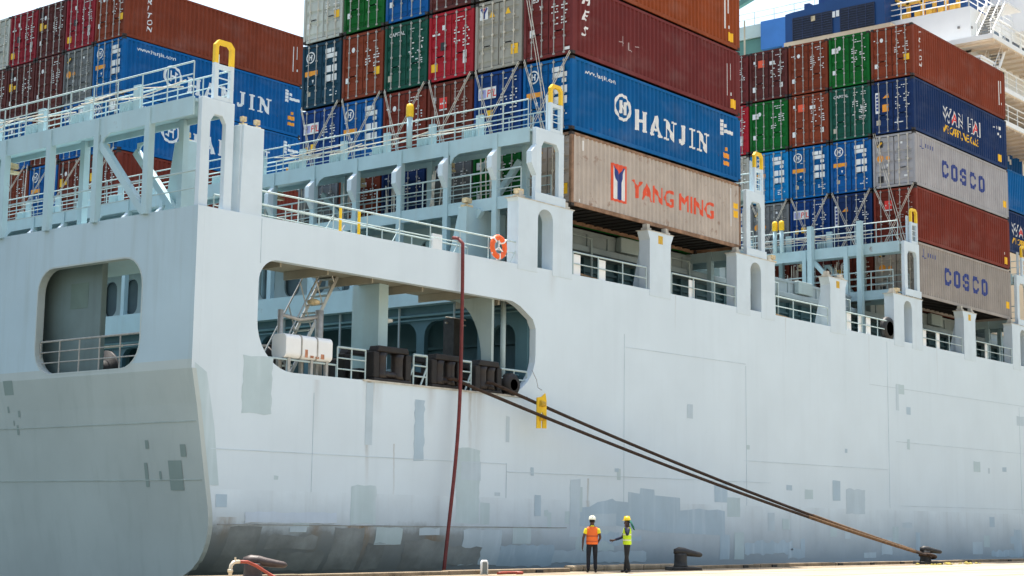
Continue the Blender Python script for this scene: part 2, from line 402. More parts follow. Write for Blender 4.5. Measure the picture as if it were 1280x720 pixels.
for z in zz:
    x = tr_x(z)-0.02 if z < -7.7 else -18.106; ye = YS+inset(tr_x(z), z)-0.02
    cur = (b.bm.verts.new((x, ye, z)), b.bm.verts.new((x, BEAM, z)), b.bm.verts.new((x+0.16, ye, z)))
    if prev:
        f = b.bm.faces.new((prev[0], prev[1], cur[1], cur[0])); b.bm.faces.new((prev[2], prev[0], cur[0], cur[2]))
    prev = cur
b.build('lower_transom_plating', HULL_LOW, ship)
b = MB(); b.box(-18.0, BOWX, BEAM-0.25, BEAM, -15.6, -2.7); b.build('port_side_plating', HULL, ship)
b = MB()
b.prism([(BOWX, YS), (BOWX+28, 10), (BOWX+42, 21.2), (BOWX+28, 33), (BOWX, BEAM)], 'z', -15.6, -2.4); b.build('bow_plating', HULL, ship)
# rims round the openings
def rim(name, pts, axis, t, dep, w=0.05, m=HULL):
    b = MB(); n = len(pts)
    for i in range(n):
        p, q = pts[i], pts[(i+1) % n]
        P = (lambda a: (a[0], t, a[1])) if axis == 'y' else (lambda a: (t, a[0], a[1]))
        b.bar(P(p), P(q), w, dep, up=(0, 1, 0) if axis == 'y' else (1, 0, 0))
    return b.build(name, m, ship)
rim('opening_rim', HT, 'x', -17.98, 0.262, 0.05, HULL_LOW)
b = MB(); b.box(-11.2, -2.9, -0.335, 0.35, -7.475, -7.42); b.build('worn_sill', EDGE, ship)
# weld seams
b = MB()
def seam(x0, z0, x1, z1): b.bar((x0, YS-0.004, z0), (x1, YS-0.004, z1), 0.012, 0.022)
for s in ((-17.3,-9.86,-4.0,-9.83), (-4.0,-10.1,14,-10.0), (-4.0,-9.8,-4.0,-11.0), (3.05,-4.6,3.05,-11), (11.8,-9.12,25.2,-9.06), (25.3,-2.8,25.3,-10.9), (26.1,-7.66,60,-7.55), (26.5,-10.78,60,-10.7),
          (23.4,-5.04,60,-4.8), (3.05,-5.1,12,-5.02), (-15.66,-2.95,-15.66,-4.3), (41.6,-5,41.6,-11), (12,-5.1,12,-11), (-13.3,-8,-13.3,-11)): seam(*s)
b.build('weld_seam', SEAM, ship)
b = MB()
for z in (-10.75, -9.1): b.bar((tr_x(z)-0.025, -0.2, z), (tr_x(z)-0.025, BEAM, z), 0.016, 0.03)
b.build('transom_seam', mat('seam_grey', (0.33, 0.39, 0.365), 0.5), ship)
b = MB(); prev = None
for k in range(40):                                     # the long seam where the bilge turns under
    x = -16.9+k*0.42; z = -12.0; p = (x, YS+inset(x, z)-0.006, z)
    if prev: b.bar(prev, p, 0.02, 0.022)
    prev = p
b.build('bilge_seam', mat('seam_rusty', (0.27, 0.28, 0.27), 0.7, var=0.3), ship)
# touched-up patches of paint: thin films lying on the plating
def patch(x0, x1, z0, z1, m, rag=0.0, n=1, name='paint_patch', off=0.004):
    """film from z0 (low) to z1 (high); rag roughens its outline"""
    b = MB(); nx = max(1, int((x1-x0)/0.25)) if rag or z0 < -11.3 else 1
    nz = max(1, int((z1-z0)/0.15)) if (z0 < -11.3 or rag > 0.05) else 1
    rr = random.Random(int((x0*131+z0*77)*100))
    tops = [z1-(rr.random()*rag if rag else 0) for _ in range(nx+1)]; bots = [z0+(rr.random()*rag*0.6 if rag else 0) for _ in range(nx+1)]
    g = []
    for i in range(nx+1):
        x = x0+(x1-x0)*i/nx; col = []
        for k in range(nz+1):
            z = bots[i]+(tops[i]-bots[i])*k/nz
            xj = x+(rr.uniform(-0.5, 0.5)*min(rag, 0.12)*0.7 if i in (0, nx) else 0)
            col.append(b.bm.verts.new((xj, YS+inset(x, z)-off, z)))
        g.append(col)
    for A, B in zip(g, g[1:]):
        for k in range(nz):
            f = b.bm.faces.new((A[k], A[k+1], B[k+1], B[k])); f.smooth = nz > 1
    return b.build(name, m, ship, recalc=True)
def stepped(pts, m, off=0.004):
    b = MB(); b.face([(x, YS-off, z) for x, z in pts]); return b.build('paint_patch', m, ship)
PATCHES = [(-16.18,-15.04,-8.81,-7.05),(-11.58,-10.48,-11.98,-10.72),(-11.03,-10.71,-9.48,-7.49),(-8.75,-8.28,-9.92,-7.81),(-6.64,-5.43,-11.91,-9.34),(-5.37,-4.88,-11.93,-11.17),(-6.40,-5.38,-10.45,-9.80),(-17.04,-16.61,-11.52,-11.15),(-14.84,-14.66,-10.69,-10.54),(-14.01,-13.33,-12.06,-11.87),(-4.06,-3.86,-9.08,-8.16),(-2.65,-2.48,-10.20,-9.89),(-1.66,-1.43,-12.02,-11.45),(-1.85,-1.62,-11.62,-11.37),(-4.63,-4.33,-10.95,-10.80),(-2.40,-2.05,-11.60,-10.86),(-0.63,-0.35,-11.87,-11.40),(-3.59,-2.58,-12.58,-11.97),(-0.33,0.27,-12.35,-10.20),(2.43,2.69,-9.90,-9.74),(2.59,2.85,-10.20,-9.74),(-0.25,0.42,-11.43,-10.49),(0.93,2.55,-11.94,-11.45),(2.35,2.76,-12.67,-12.14),(0.06,2.45,-12.87,-12.05),(9.46,10.46,-10.91,-10.11),(10.44,11.46,-11.49,-10.68),(13.73,14.29,-12.06,-11.27),(15.34,15.83,-10.29,-10.03),(16.96,17.70,-10.64,-10.20),(20.84,22.71,-11.26,-10.04),(19.55,20.27,-10.66,-9.73),(19.27,19.89,-12.29,-11.89),(20.64,21.21,-12.39,-11.88),(16.54,16.92,-12.96,-12.36),(14.96,15.59,-11.99,-11.50),(26.59,27.66,-11.85,-11.57),(37.06,37.74,-11.75,-11.18),(35.17,36.04,-8.85,-8.27),(37.05,37.28,-8.88,-8.57),(39.00,39.57,-8.73,-8.45),(36.25,37.03,-12.81,-12.17),(34.79,36.07,-13.18,-12.51),(39.81,40.62,-12.64,-12.21),(26.19,27.09,-5.30,-4.80),(26.15,26.47,-6.13,-4.84),(27.29,27.76,-6.26,-5.87),(27.30,27.59,-8.00,-7.47),(41.21,42.29,-6.06,-5.51),(20.78,21.02,-8.43,-8.23),(12.00,12.27,-8.65,-8.44),(7.44,7.86,-7.59,-6.99),(40.31,41.44,-13.39,-11.81),(25.51,26.16,-12.70,-11.77),(24.31,25.45,-13.15,-12.24),(28.03,28.53,-13.02,-12.04),(29.38,30.33,-13.38,-12.79),(22.51,23.74,-13.28,-12.99),(9.87,10.62,-13.24,-12.21),(10.99,11.76,-13.25,-12.10)]
for i, (x0, x1, z0, z1) in enumerate(PATCHES):
    big = (x1-x0)*(z1-z0) > 0.9
    m = (P2, P2, P1, P3)[i % 4] if x0 < 3 else (P1, P3, P2)[i % 3]
    patch(x0, x1, z0, z1, m, rag=0.10 if big else 0.03, off=0.004+0.0012*(i % 4))
# the skyline-shaped repaint behind the two dockers
stepped([(-0.1,-11.25),(0.5,-11.25),(0.9,-11.22),(1.35,-11.05),(1.9,-10.98),(2.3,-10.9),(2.5,-10.98),(3.33,-11.02),(3.33,-10.62),(4.1,-10.68),(4.15,-10.46),(5.1,-10.5),(5.12,-10.72),(6.9,-10.78),(6.92,-11.28),(7.6,-11.24),(8.3,-11.18),(9.0,-11.24),(9.7,-11.2),(10.25,-11.26),(10.25,-12.25),(5.6,-12.15),(2.5,-11.9),(-0.1,-11.95)], P3, 0.0046)
patch(0.4, 4.2, -12.6, -12.1, P3, rag=0.25, off=0.008)
patch(11.8, 15.8, -13.1, -12.4, P3, rag=0.2, off=0.006)
patch(15.4, 16.9, -13.3, -12.7, P3, rag=0.2, off=0.006)
patch(37.2, 41.5, -13.4, -12.9, P3, rag=0.2, off=0.006)
# the dark, patched run under the counter
for (x0, x1, z0, z1, m, rag) in ((-16.4,-15.2,-13.4,-12.03,P4,0.05),(-14.9,-12.9,-12.75,-12.25,P4,0.1),(-14.3,-12.4,-13.4,-12.75,P4,0.1),(-12.2,-10.9,-13.4,-12.04,P4,0.08),(-10.7,-9.9,-13.4,-12.5,P4,0.08),(-10.4,-9.2,-12.6,-12.03,P2,0.05),(-9.0,-7.0,-13.4,-12.4,P4,0.12),(-6.2,-4.2,-13.3,-12.04,P1,0.08),
                                 (-4.2,-1.2,-13.4,-12.55,P3,0.12),(-8.4,-7.4,-12.3,-12.03,P1,0.05),(-1.2,1.4,-13.3,-12.75,P1,0.12),(-14.1,-13.4,-12.22,-12.03,P1,0.03),(-15.9,-12.2,-11.96,-11.6,P6,0.06),(-6.9,-5.2,-13.3,-12.6,P4,0.12),(1.2,4.6,-13.3,-12.8,P1,0.12)):
    POFF = globals().get('POFF', 0.004)+0.0007; patch(x0, x1, z0, z1, m, rag, off=POFF)
b = MB()                                                # strip of stern paint carried round the corner, widest halfway down
b.face([(-18.0,YS-0.0075,-7.45),(-17.55,YS-0.0075,-7.7),(-17.2,YS-0.0075,-9.2),(-16.95,YS-0.0075,-10.9),(tr_x(-10.9)-0.01,YS-0.0075,-10.9),(tr_x(-9)-0.01,YS-0.0075,-9.0)])
b.build('paint_patch', P2, ship)
def tpatch(y0, y1, z0, z1):
    xx = lambda z: (tr_x(z)-0.032 if z < -7.7 else -18.117)
    b = MB(); b.face([(xx(z0), y0, z0), (xx(z0), y1, z0), (xx(z1), y1, z1), (xx(z1), y0, z1)]); b.build('stern_paint_patch', P5, ship)
for t in ((0.6,1.2,-11.05,-10.2),(0.35,0.6,-10.1,-9.75),(2.15,2.3,-10.95,-10.25),(1.55,1.65,-10.75,-10.5),(2.0,2.15,-9.85,-9.6),(8.4,8.9,-8.2,-7.6),(8.55,8.6,-9.0,-8.85),(8.2,8.3,-8.75,-8.55),(8.75,8.85,-8.6,-8.4),(8.35,8.45,-9.3,-9.0)): tpatch(*t)

# ------------------------------------------------------------------ decks and the open mooring well at the stern
b = MB(); b.box(-17.85, BOWX, YS+0.28, BEAM-0.25, -7.62, -7.5); b.build('mooring_deck', FLOOR, ship)
b = MB()
b.box(-17.85, -0.9, YS+0.281, 2.05, -3.98, -3.9); b.box(-17.85, -0.9, YS+0.281, 2.05, -3.02, -2.94)
b.box(-17.85, -0.9, 2.05, 2.12, -3.98, -2.9)
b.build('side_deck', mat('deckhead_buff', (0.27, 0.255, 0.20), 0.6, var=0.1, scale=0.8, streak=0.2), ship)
b = MB(); b.box(-17.85, -15.2, 2.125, BEAM-0.3, -3.98, -3.85); b.box(-17.85, -15.2, 2.125, BEAM-0.3, -3.1, -2.98); b.box(-15.2, -15.1, 2.125, BEAM-0.3, -3.98, -2.95); b.build('stern_deck', DECKP, ship)
gme = MB().box(0, 0.06, YS+0.3, 2.0, -4.25, -3.985).mesh('deck_girder')
for x in (-16.6,-14.6,-12.6,-10.6,-8.2,-6.2,-4.2): obj('deck_girder', gme, MATS['deckhead_buff'], ship, (x, 0, 0))
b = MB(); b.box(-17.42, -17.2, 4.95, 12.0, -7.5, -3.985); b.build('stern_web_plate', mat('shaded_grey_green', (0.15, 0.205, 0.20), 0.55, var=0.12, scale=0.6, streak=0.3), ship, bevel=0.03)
b = MB(); b.box(-17.428, -17.421, 5.6, 6.5, -5.4, -4.6); b.build('repainted_square', mat('repaint_green', (0.13, 0.19, 0.165), 0.5), ship)
# column standing in the well
b = MB(); b.prism([(-9.05,1.15),(-8.6,1.15),(-8.6,2.4),(-9.05,2.4)], 'z', -7.5, -3.985); b.build('well_column', DECKP, ship)
# transverse hatch-end structure the well looks at: lower wall with arched openings, deck beam, upper wall with ovals
XF = -2.55
holes = [rrect(y0, y1, -7.3, -4.35, (0.1, 0.1, 0.55, 0.55), 4) for y0, y1 in [(2.35+3.05*k, 2.35+3.05*k+2.65) for k in range(12)]]
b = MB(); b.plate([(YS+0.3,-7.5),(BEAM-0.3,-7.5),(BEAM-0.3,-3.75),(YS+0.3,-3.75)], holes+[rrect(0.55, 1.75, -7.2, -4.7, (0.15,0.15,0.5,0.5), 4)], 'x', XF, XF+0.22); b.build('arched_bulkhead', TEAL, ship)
b = MB(); b.box(-0.6, -0.5, YS+0.3, BEAM-0.3, -7.5, -2.7)
for k in range(14): b.box(-0.95, -0.6, 3.5+3.05*k, 3.7+3.05*k, -7.5, -3.0)
for z in (-6.4, -5.2): b.box(-0.8, -0.6, YS+0.3, BEAM-0.3, z, z+0.1)
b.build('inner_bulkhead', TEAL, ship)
b = MB(); b.box(XF-0.35, -0.55, YS+0.29, BEAM-0.3, -3.75, -3.65); b.box(XF-0.35, -0.55, YS+0.29, BEAM-0.3, -2.98, -2.88); b.box(XF-0.42, XF-0.35, YS+0.29, BEAM-0.3, -3.75, -2.88); b.build('deck_beam', DECKP, ship)
holes = [rrect(y0, y0+0.95, -2.5, -0.85, 0.4, 4) for y0 in [1.2+1.55*k for k in range(26)]]
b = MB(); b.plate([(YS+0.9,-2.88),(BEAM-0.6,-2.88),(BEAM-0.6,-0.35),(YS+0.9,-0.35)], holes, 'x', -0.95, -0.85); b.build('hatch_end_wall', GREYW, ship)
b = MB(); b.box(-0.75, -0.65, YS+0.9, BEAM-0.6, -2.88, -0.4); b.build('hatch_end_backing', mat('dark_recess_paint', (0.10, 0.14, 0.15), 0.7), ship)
# curved bracket and side web at the forward end of the side opening
pts = [(YS+0.3, -3.985), (2.0, -3.985)] + [(2.0-1.55*math.sin(rad(a)), -3.99-2.35*(1-math.cos(rad(a)))) for a in range(10, 91, 10)] + [(YS+0.3, -6.4)]
b = MB(); b.prism(pts, 'x', -4.55, -4.43); b.build('curved_bracket', GREYW, ship)
b = MB(); b.tube((-3.25, 0.55, -7.5), (-3.25, 0.55, -3.985), 0.10, 10); b.build('stanchion_post', RAILW, ship)
# forward of the well: side passage, coaming, hatch covers
b = MB(); b.box(-0.88, BOWX, YS+0.28, 3.4, -3.0, -2.9); b.build('passage_deck', FLOOR, ship)
b = MB(); b.box(-0.86, BOWX, 3.3, 3.4, -2.9, -1.02)
for k in range(40): b.box(0.2+k*1.2, 0.28+k*1.2, 3.12, 3.3, -2.9, -1.02)
for z in (-1.6, -2.2): b.box(-0.86, 60, 3.18, 3.3, z, z+0.09)
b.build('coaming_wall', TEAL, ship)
b = MB(); b.box(-0.86, BOWX, 2.32, 3.4, -1.0, -0.76); b.build('coaming_ledge', HATCH, ship, bevel=0.02)
hc = MB(); hc.box(0, 12.6, 2.6, 40, -0.74, -0.06); hc.box(-0.05, 12.65, 2.56, 40.04, -0.2, -0.12)
for k in range(9): hc.box(0.5+1.4*k, 0.62+1.4*k, 2.54, 2.6, -0.74, -0.21)
hcm = hc.mesh('hatch_cover')
for i, x in enumerate((-0.25, 14.6, 29.4, 44.2, 59, 73.8)): obj('hatch_cover', hcm, PILLAR if i in (1,) else HATCH, ship, (x, 0, 0))

# ------------------------------------------------------------------ pillars along the deck edge
def wide_pillar():
    b = MB(); hole = rrect(1.02, 1.92, -2.9, -0.52, (0.02, 0.02, 0.42, 0.42), 6)
    o_ = [(-0.1, -2.9), (3.1, -2.9), (3.1, -0.42), (3.16, -0.3), (-0.16, -0.3), (-0.1, -0.42)]
    h2 = [p for p in hole if p[1] > -2.89]
    notch = [(1.92, -2.9)] + sorted([p for p in h2 if p[0] > 1.47], key=lambda p: (p[1], -p[0])) + sorted([p for p in h2 if p[0] <= 1.47], key=lambda p: (-p[1], -p[0])) + [(1.02, -2.9)]
    b.prism([(-0.1, -2.9)] + notch[::-1] + [(3.1, -2.9), (3.1, -0.42), (3.16, -0.3), (-0.16, -0.3), (-0.1, -0.42)], 'y', YS-0.012, YS+0.5)
    return b.mesh('pillar')
def narrow_pillar():
    b = MB(); b.prism([(0.08, -2.9), (1.56, -2.9), (1.56, -1.0), (1.58, -0.65), (1.72, -0.40), (1.76, -0.3), (-0.06, -0.3), (-0.03, -0.40), (0.08, -0.65)], 'y', YS-0.012, YS+0.5)
    b.prism([(YS+0.55, -2.9), (YS+1.0, -2.9), (YS+0.55, -0.9)], 'x', 0.2, 1.4)
    return b.mesh('pillar')
wp, npil = wide_pillar(), narrow_pillar()
cap_b = MB()
for x in (0.05, 2.75): cap_b.box(x, x+0.3, YS+0.08, YS+0.38, -0.299, -0.17); cap_b.box(x+0.05, x+0.25, YS+0.12, YS+0.34, -0.17, -0.012)
capw = cap_b.mesh('container_foot')
cap_b = MB()
for x in (0.02, 1.36): cap_b.box(x, x+0.3, YS+0.08, YS+0.38, -0.299, -0.17); cap_b.box(x+0.05, x+0.25, YS+0.12, YS+0.34, -0.17, -0.012)
capn = cap_b.mesh('container_foot')
plate_edge = MB().box(-0.22, 3.22, YS-0.03, YS+0.55, -0.3, -0.272).mesh('pillar_cap'); plate_edn = MB().box(-0.1, 1.80, YS-0.03, YS+0.55, -0.3, -0.272).mesh('pillar_cap')
for k in range(7):
    x0 = -3.42+14.82*k
    p = obj('pillar', wp, PILLAR, ship, (x0, 0, 0)); obj('container_foot', capw, EDGE, p); obj('pillar_cap', plate_edge, EDGE, p)
    p = obj('pillar', npil, PILLAR, ship, (x0+8.1, 0, 0)); obj('container_foot', capn, EDGE, p); obj('pillar_cap', plate_edn, EDGE, p)
b = MB()
for k in range(5):
    x = -3.42+14.82*k+8.1+0.83; b.box(x-0.16, x+0.16, YS-0.018, YS-0.012, -0.75, -0.42)
b.build('yellow_mark', YELD, ship)
# bulwark gates and rails between the pillars
for k in range(6):
    x0 = -3.42+14.82*k
    for a, c in ((3.2, 8.05), (9.8, 14.7)):
        pts = [(x0+a+0.03, YS+0.06, edge_z(x0+a)), (x0+c-0.03, YS+0.06, edge_z(x0+c))]
        railing('railing', pts, 0.86, ship, RAILW, 2, 1.55, 0.027)
    b = MB()
    for xa in ((3.35, 4.6), (4.95, 5.6), ) if k % 2 == 0 else ((12.0, 12.5), (10.0, 10.45)):
        b.box(x0+xa[0], x0+xa[0]+0.42, YS+0.11, YS+0.15, edge_z(x0), edge_z(x0)+0.84)
    b.box(x0+11.2, x0+11.6, YS+0.11, YS+0.15, edge_z(x0), edge_z(x0)+0.84)
    b.build('rail_panel', WHITE, ship)
# timber and coils lying in the passage
rt = random.Random(3)
for k in range(5):
    x0 = -3.42+14.82*k
    b = MB()
    for j in range(9):
        xx = x0+3.9+rt.uniform(0, 0.5); b.bar((xx, 0.5+0.1*(j % 4), -2.62+0.11*(j//3)), (xx+rt.uniform(2.0, 2.6), 0.5+0.1*(j % 4)+rt.uniform(-.1, .1), -2.75+0.13*(j//3)), 0.09, 0.07)
    b.build('dunnage_timber', WOODM, ship, kind='stuff')
# hatch side frames, boxes and pipes seen in the passage
b = MB()
for k in range(5):
    x0 = -3.42+14.82*k
    for dx in (6.2, 13.4):
        b = MB(); b.pipe([(x0+dx, 2.2, -2.9), (x0+dx, 2.2, -0.45), (x0+dx+1.5, 2.2, -0.45), (x0+dx+1.5, 2.2, -2.9)], 0.055, 6); b.build('passage_frame', GREYW, ship)
b = MB()
for k in range(5):
    x0 = -3.42+14.82*k
    b.box(x0+9.9, x0+11.3, 2.3, 2.57, -0.68, -0.05); b.box(x0+12.2, x0+12.5, 1.9, 2.3, -2.9, -2.2)
b.build('junction_box', GREYW, ship, bevel=0.04)
b = MB(); b.lathe([(0.36,-0.16),(0.56,-0.14),(0.62,0),(0.56,0.14),(0.36,0.16),(0.26,0.08),(0.24,0),(0.26,-0.08),(0.36,-0.16)], (0,0,0), 20, 'y')
ty = b.build('tyre_fender', BLACK, None); ty.location = (25.6, YS-0.17, -2.3)
ty.location = (25.75, YS+0.18, -2.12)
tag(ty, 'black tyre hung on the deck edge rail beside a pale pillar', 'tyre')

# ------------------------------------------------------------------ lashing bridges
lb_rnd = random.Random(11)
def hoop_mesh():
    b = MB()
    o_ = [(0, 0), (0.13, 0), (0.13, 0.50), (0.21, 0.585), (0.53, 0.585), (0.61, 0.50), (0.61, 0), (0.74, 0), (0.74, 0.56), (0.59, 0.72), (0.15, 0.72), (0, 0.56)]
    b.prism(o_, 'y', -0.06, 0.06); return b.mesh('safety_hoop')
HOOP = hoop_mesh()
def cage_mesh():
    b = MB()
    for x in (0, 0.61): b.box(x, x+0.13, -0.06, 0.06, 0, 1.1)
    b.box(0.131, 0.609, -0.055, 0.055, 0.95, 1.08); b.box(0.131, 0.609, -0.055, 0.055, 0.0, 0.12)
    for z in (0.4, 0.68): b.bar((0.13, 0, z), (0.61, 0, z), 0.03, 0.03)
    for x in (0.3, 0.45): b.bar((x, 0.35, 0), (x, 0.35, 1.5), 0.07, 0.05)
    return b.mesh('ladder_gate')
CAGE = cage_mesh()
def nose_mesh():
    b = MB(); b.prism([(0, 0), (-0.30, 0.42), (-0.30, 0.85), (0, 1.15)], 'y', -0.12, 0.12); return b.mesh('bracket')
NOSE = nose_mesh()
BIN = MB()
BIN.box(-0.06, 0.06, -0.16, 0.16, 0, 1.0)
for k in range(5): BIN.box(-0.2, 0.2, 0.2+0.1*k, 0.235+0.1*k, 0, 0.5)
BIN = BIN.mesh('gear_stand')
VENT = MB(); VENT.tube((0,0,0), (0,0,1.25), 0.11, 12); VENT = VENT.mesh('vent_pipe')
VCAP = MB(); VCAP.lathe([(0.13,0),(0.15,0.05),(0.15,0.38),(0.12,0.5),(0.04,0.54)], (0,0,1.2), 14); VCAP = VCAP.mesh('vent_cap')
LAMP = MB(); LAMP.box(-0.2, 0.2, -0.13, 0.13, 0, 0.08); LAMP.tube((0,0,0.08),(0,0,0.16),0.05,6); LAMP.box(-0.16,0.16,-0.11,0.11,0.16,0.34); LAMP = LAMP.mesh('flood_lamp')
LAMPM = mat('lamp_housing', (0.62, 0.50, 0.30), 0.5, var=0.3, scale=6)
def lashing_bridge(x0, wid, zt, ys, depth=0.5, lower=None, base=-2.9, beamgap=True, braces=(), tall=(), vents=(), noses=True, tower_z=-0.26, yend=40.5, hoop_x=0.85, seed=1):
    rr = random.Random(seed); xa, xf = x0+0.02, x0+wid-0.36
    b = MB()
    b.box(x0-0.1, x0+wid+0.05, -0.02, yend, zt-0.09, zt)                               # walkway floor
    for xx in (x0-0.12, x0+wid+0.02):
        b.box(xx-0.03, xx+0.03, 0.02, yend, zt-(depth if xx < x0 else depth*0.55), zt+0.06)  # fascia girders
        for y in ys:
            for s in ((-1,) if ys.index(y) % 3 == 1 else ()):
                g = [(y+s*0.17, zt-depth+0.002), (y+s*0.62, zt-depth+0.002), (y+s*0.34, zt-depth-0.12), (y+s*0.2, zt-depth-0.34), (y+s*0.17, zt-depth-0.36)]
                b.prism(g, 'x', xx-0.028, xx+0.028)
    if lower is not None:
        b.box(x0-0.1, x0+wid+0.05, 0.3, yend, lower-0.08, lower)
        for xx in (x0-0.12, x0+wid+0.02): b.box(xx-0.03, xx+0.03, 0.3, yend, lower-0.42, lower+0.05)
    br = b.build('lashing_bridge', DECKP, ship)
    for y in ys:                                                                        # posts, each its own
        for xx, top in ((x0-0.26, zt+0.02), (x0+wid-0.2, zt-0.1)):
            if xx > x0 and ys.index(y) % 2: continue
            pb = MB(); pb.box(xx+0.06, xx+0.28, y-0.115, y+0.115, base, top)
            pb.build('post', DECKP, br)
        if noses: obj('bracket', NOSE, PILLAR, br, (x0-0.202, y, zt-1.75))
    for y, zz in tall:
        pb = MB(); pb.box(x0-0.56, x0-0.28, y-0.13, y+0.13, base, zz); pb.build('post', DECKP, br)
    for (y0, z0, y1, z1, xx) in braces:
        pb = MB(); pb.bar((xx, y0, z0), (xx, y1, z1), 0.22, 0.2, up=(1, 0, 0)); pb.build('brace', DECKP, br)
    railing('railing', [(x0-0.1, 0.1, zt), (x0-0.1, yend, zt)], 1.12, br, RAILW, 3, 1.2, 0.022)
    railing('railing', [(x0+wid, 0.1, zt), (x0+wid, yend, zt)], 1.12, br, RAILW, 3, 1.2, 0.022)
    if lower is not None:
        railing('railing', [(x0-0.1, 0.4, lower), (x0-0.1, yend, lower)], 1.05, br, RAILW, 3, 1.2, 0.026)
        railing('railing', [(x0+wid, 0.4, lower), (x0+wid, yend, lower)], 1.05, br, RAILW, 3, 1.2, 0.022)
    # end tower at the ship's side
    L1, L2 = 0.34, wid-0.31
    o_ = [(0, tower_z), (L1, tower_z), (L1, zt-0.62), (L1+0.15, zt-0.40), (L2-0.15, zt-0.40), (L2, zt-0.62), (L2, tower_z), (wid, tower_z), (wid, zt+0.06), (0, zt+0.06)]
    b = MB(); b.prism([(x0+p[0], p[1]) for p in o_], 'y', -0.20, -0.02)
    if lower is not None: b.box(x0-0.1, x0+wid+0.03, -0.27, -0.242, lower-0.3, lower+0.06)
    tw = b.build('tower_frame', PILLAR, br, bevel=0.015)
    if noses: obj('bracket', NOSE, PILLAR, br, (x0-0.002, -0.12, zt-1.75))
    obj('ladder_gate', CAGE, PILLAR, br, (x0+hoop_x, -0.14, zt+0.062))
    obj('safety_hoop', HOOP, YEL, br, (x0+hoop_x, -0.14, zt+1.164))
    for i, y in enumerate(ys):
        obj('gear_stand', BIN, DECKP, br, (x0+0.35, y+1.2, zt))
        if i % 2 == seed % 2: obj('flood_lamp', LAMP, LAMPM, br, (x0+wid*0.5, y+0.7, zt-depth-0.35))
    if lower is not None:                                                               # spare rods stood in racks on the lower walk
        b = MB()
        for y in ys[:12]:
            for k in range(7):
                yy = y+0.35+rr.random()*0.9; b.tube((x0+0.3, yy, lower), (x0+0.3+rr.uniform(-.1, .15), yy+rr.uniform(-0.22, 0.22), lower+rr.uniform(1.1, 1.9)), 0.022, 5)
        b.build('stowed_rods', RODM, br, kind='stuff')
    b = MB()
    for k in range(14):                                                                 # rods laid along the handrail
        y = rr.uniform(0.6, 12); b.tube((x0+0.05, y, zt+rr.uniform(0.4, 0.8)), (x0+0.1, y+rr.uniform(1.6, 2.8), zt+rr.uniform(0.4, 0.8)), 0.022, 5)
    b.build('stowed_rods', RODM, br, kind='stuff')
    for y in vents:
        v = obj('vent_pipe', VENT, DECKP, br, (x0-0.45, y, zt)); obj('vent_cap', VCAP, YEL, br, (x0-0.45, y, zt))
    return br
YS_B = [1.6+2.42*k for k in range(16)]
br_mid = lashing_bridge(-2.42, 1.69, 2.45, YS_B, lower=0.02, braces=((1.75, 1.75, 3.3, 0.1, -0.9), (2.2, -0.35, 3.9, -2.3, -2.6), (3.9, -0.35, 2.6, -2.5, -0.9), (12.4, -0.35, 10.9, -2.6, -2.6), (12.4, 1.7, 10.8, 0.2, -0.9)), vents=(5.7,), seed=1)
br_fwd = lashing_bridge(12.32, 1.55, 2.6, YS_B, lower=0.02, seed=2, noses=False, hoop_x=0.72)
br_c = lashing_bridge(27.66, 1.72, 2.52, [3.0+2.42*k for k in range(15)], lower=0.08, braces=((4.85, 1.9, 3.2, 0.1, 27.5), (4.85, 1.9, 3.3, 0.1, 29.1)), tall=((2.05, 3.75), (4.9, 3.75)), vents=(7.0, 6.6), seed=3, noses=False)
br_d = lashing_bridge(42.1, 1.7, 2.6, YS_B, lower=0.02, seed=4, noses=False)
br_aft = lashing_bridge(-18.03, 1.24, 0.27, [2.05+2.46*k for k in range(16)], depth=0.5, base=-2.95, tower_z=-2.9, seed=5, noses=False, hoop_x=0.42,
                        braces=((4.4, -0.5, 2.2, -2.85, -18.08), (4.4, -0.5, 2.2, -2.85, -16.75), (17.0, -0.5, 19.0, -2.8, -18.08)))
railing('railing', [(-18.0, 0.0, -2.9), (-18.0, 41, -2.85)], 1.05, br_aft, RAILW, 2, 2.46, 0.022)
# tall plate pillars by the aft tower, with lamps on top
def plate_pillar(y, top, m):
    b = MB(); b.prism([(-16.52, -2.95), (-15.66, -2.95), (-15.66, top), (-16.46, top)], 'y', y-0.02, y+0.06)
    b.prism([(y+0.06, -2.95), (y+1.0, -2.95), (y+0.55, top), (y+0.06, top)], 'x', -16.52, -16.40)
    b.prism([(y+0.06, -2.95), (y+1.0, -2.95), (y+0.55, top), (y+0.06, top)], 'x', -15.78, -15.66)
    p = b.build('plate_pillar', m, ship, bevel=0.012)
    for x in (-16.36, -15.82): obj('flood_lamp', LAMP, mat('small_orange_lamp', (0.5, 0.16, 0.05), 0.5, var=0.3), p, (x, y+0.15, top)).scale = (0.5, 0.6, 0.8)
plate_pillar(-0.25, -0.22, PILLAR); plate_pillar(2.3, -0.35, DECKP)
# second tapered box pillar beside the mid bridge
b = MB(); b.prism([(-3.3, -2.95), (-1.0, -2.95), (-1.0, -0.3), (-3.3, -0.3)], 'y', 2.35, 2.75); b.prism([(2.75, -2.95), (3.4, -2.95), (2.75, -0.5)], 'x', -3.3, -3.1)
p = b.build('box_pillar', DECKP, ship, bevel=0.015)
obj('flood_lamp', LAMP, LAMPM, p, (-3.1, 2.5, -0.3)); obj('flood_lamp', LAMP, LAMPM, br_mid, (-3.2, -0.05, -0.27)); obj('flood_lamp', LAMP, LAMPM, br_c, (27.0, -0.05, -0.27)); obj('flood_lamp', LAMP, LAMPM, br_fwd, (14.7, -0.05, -0.27))
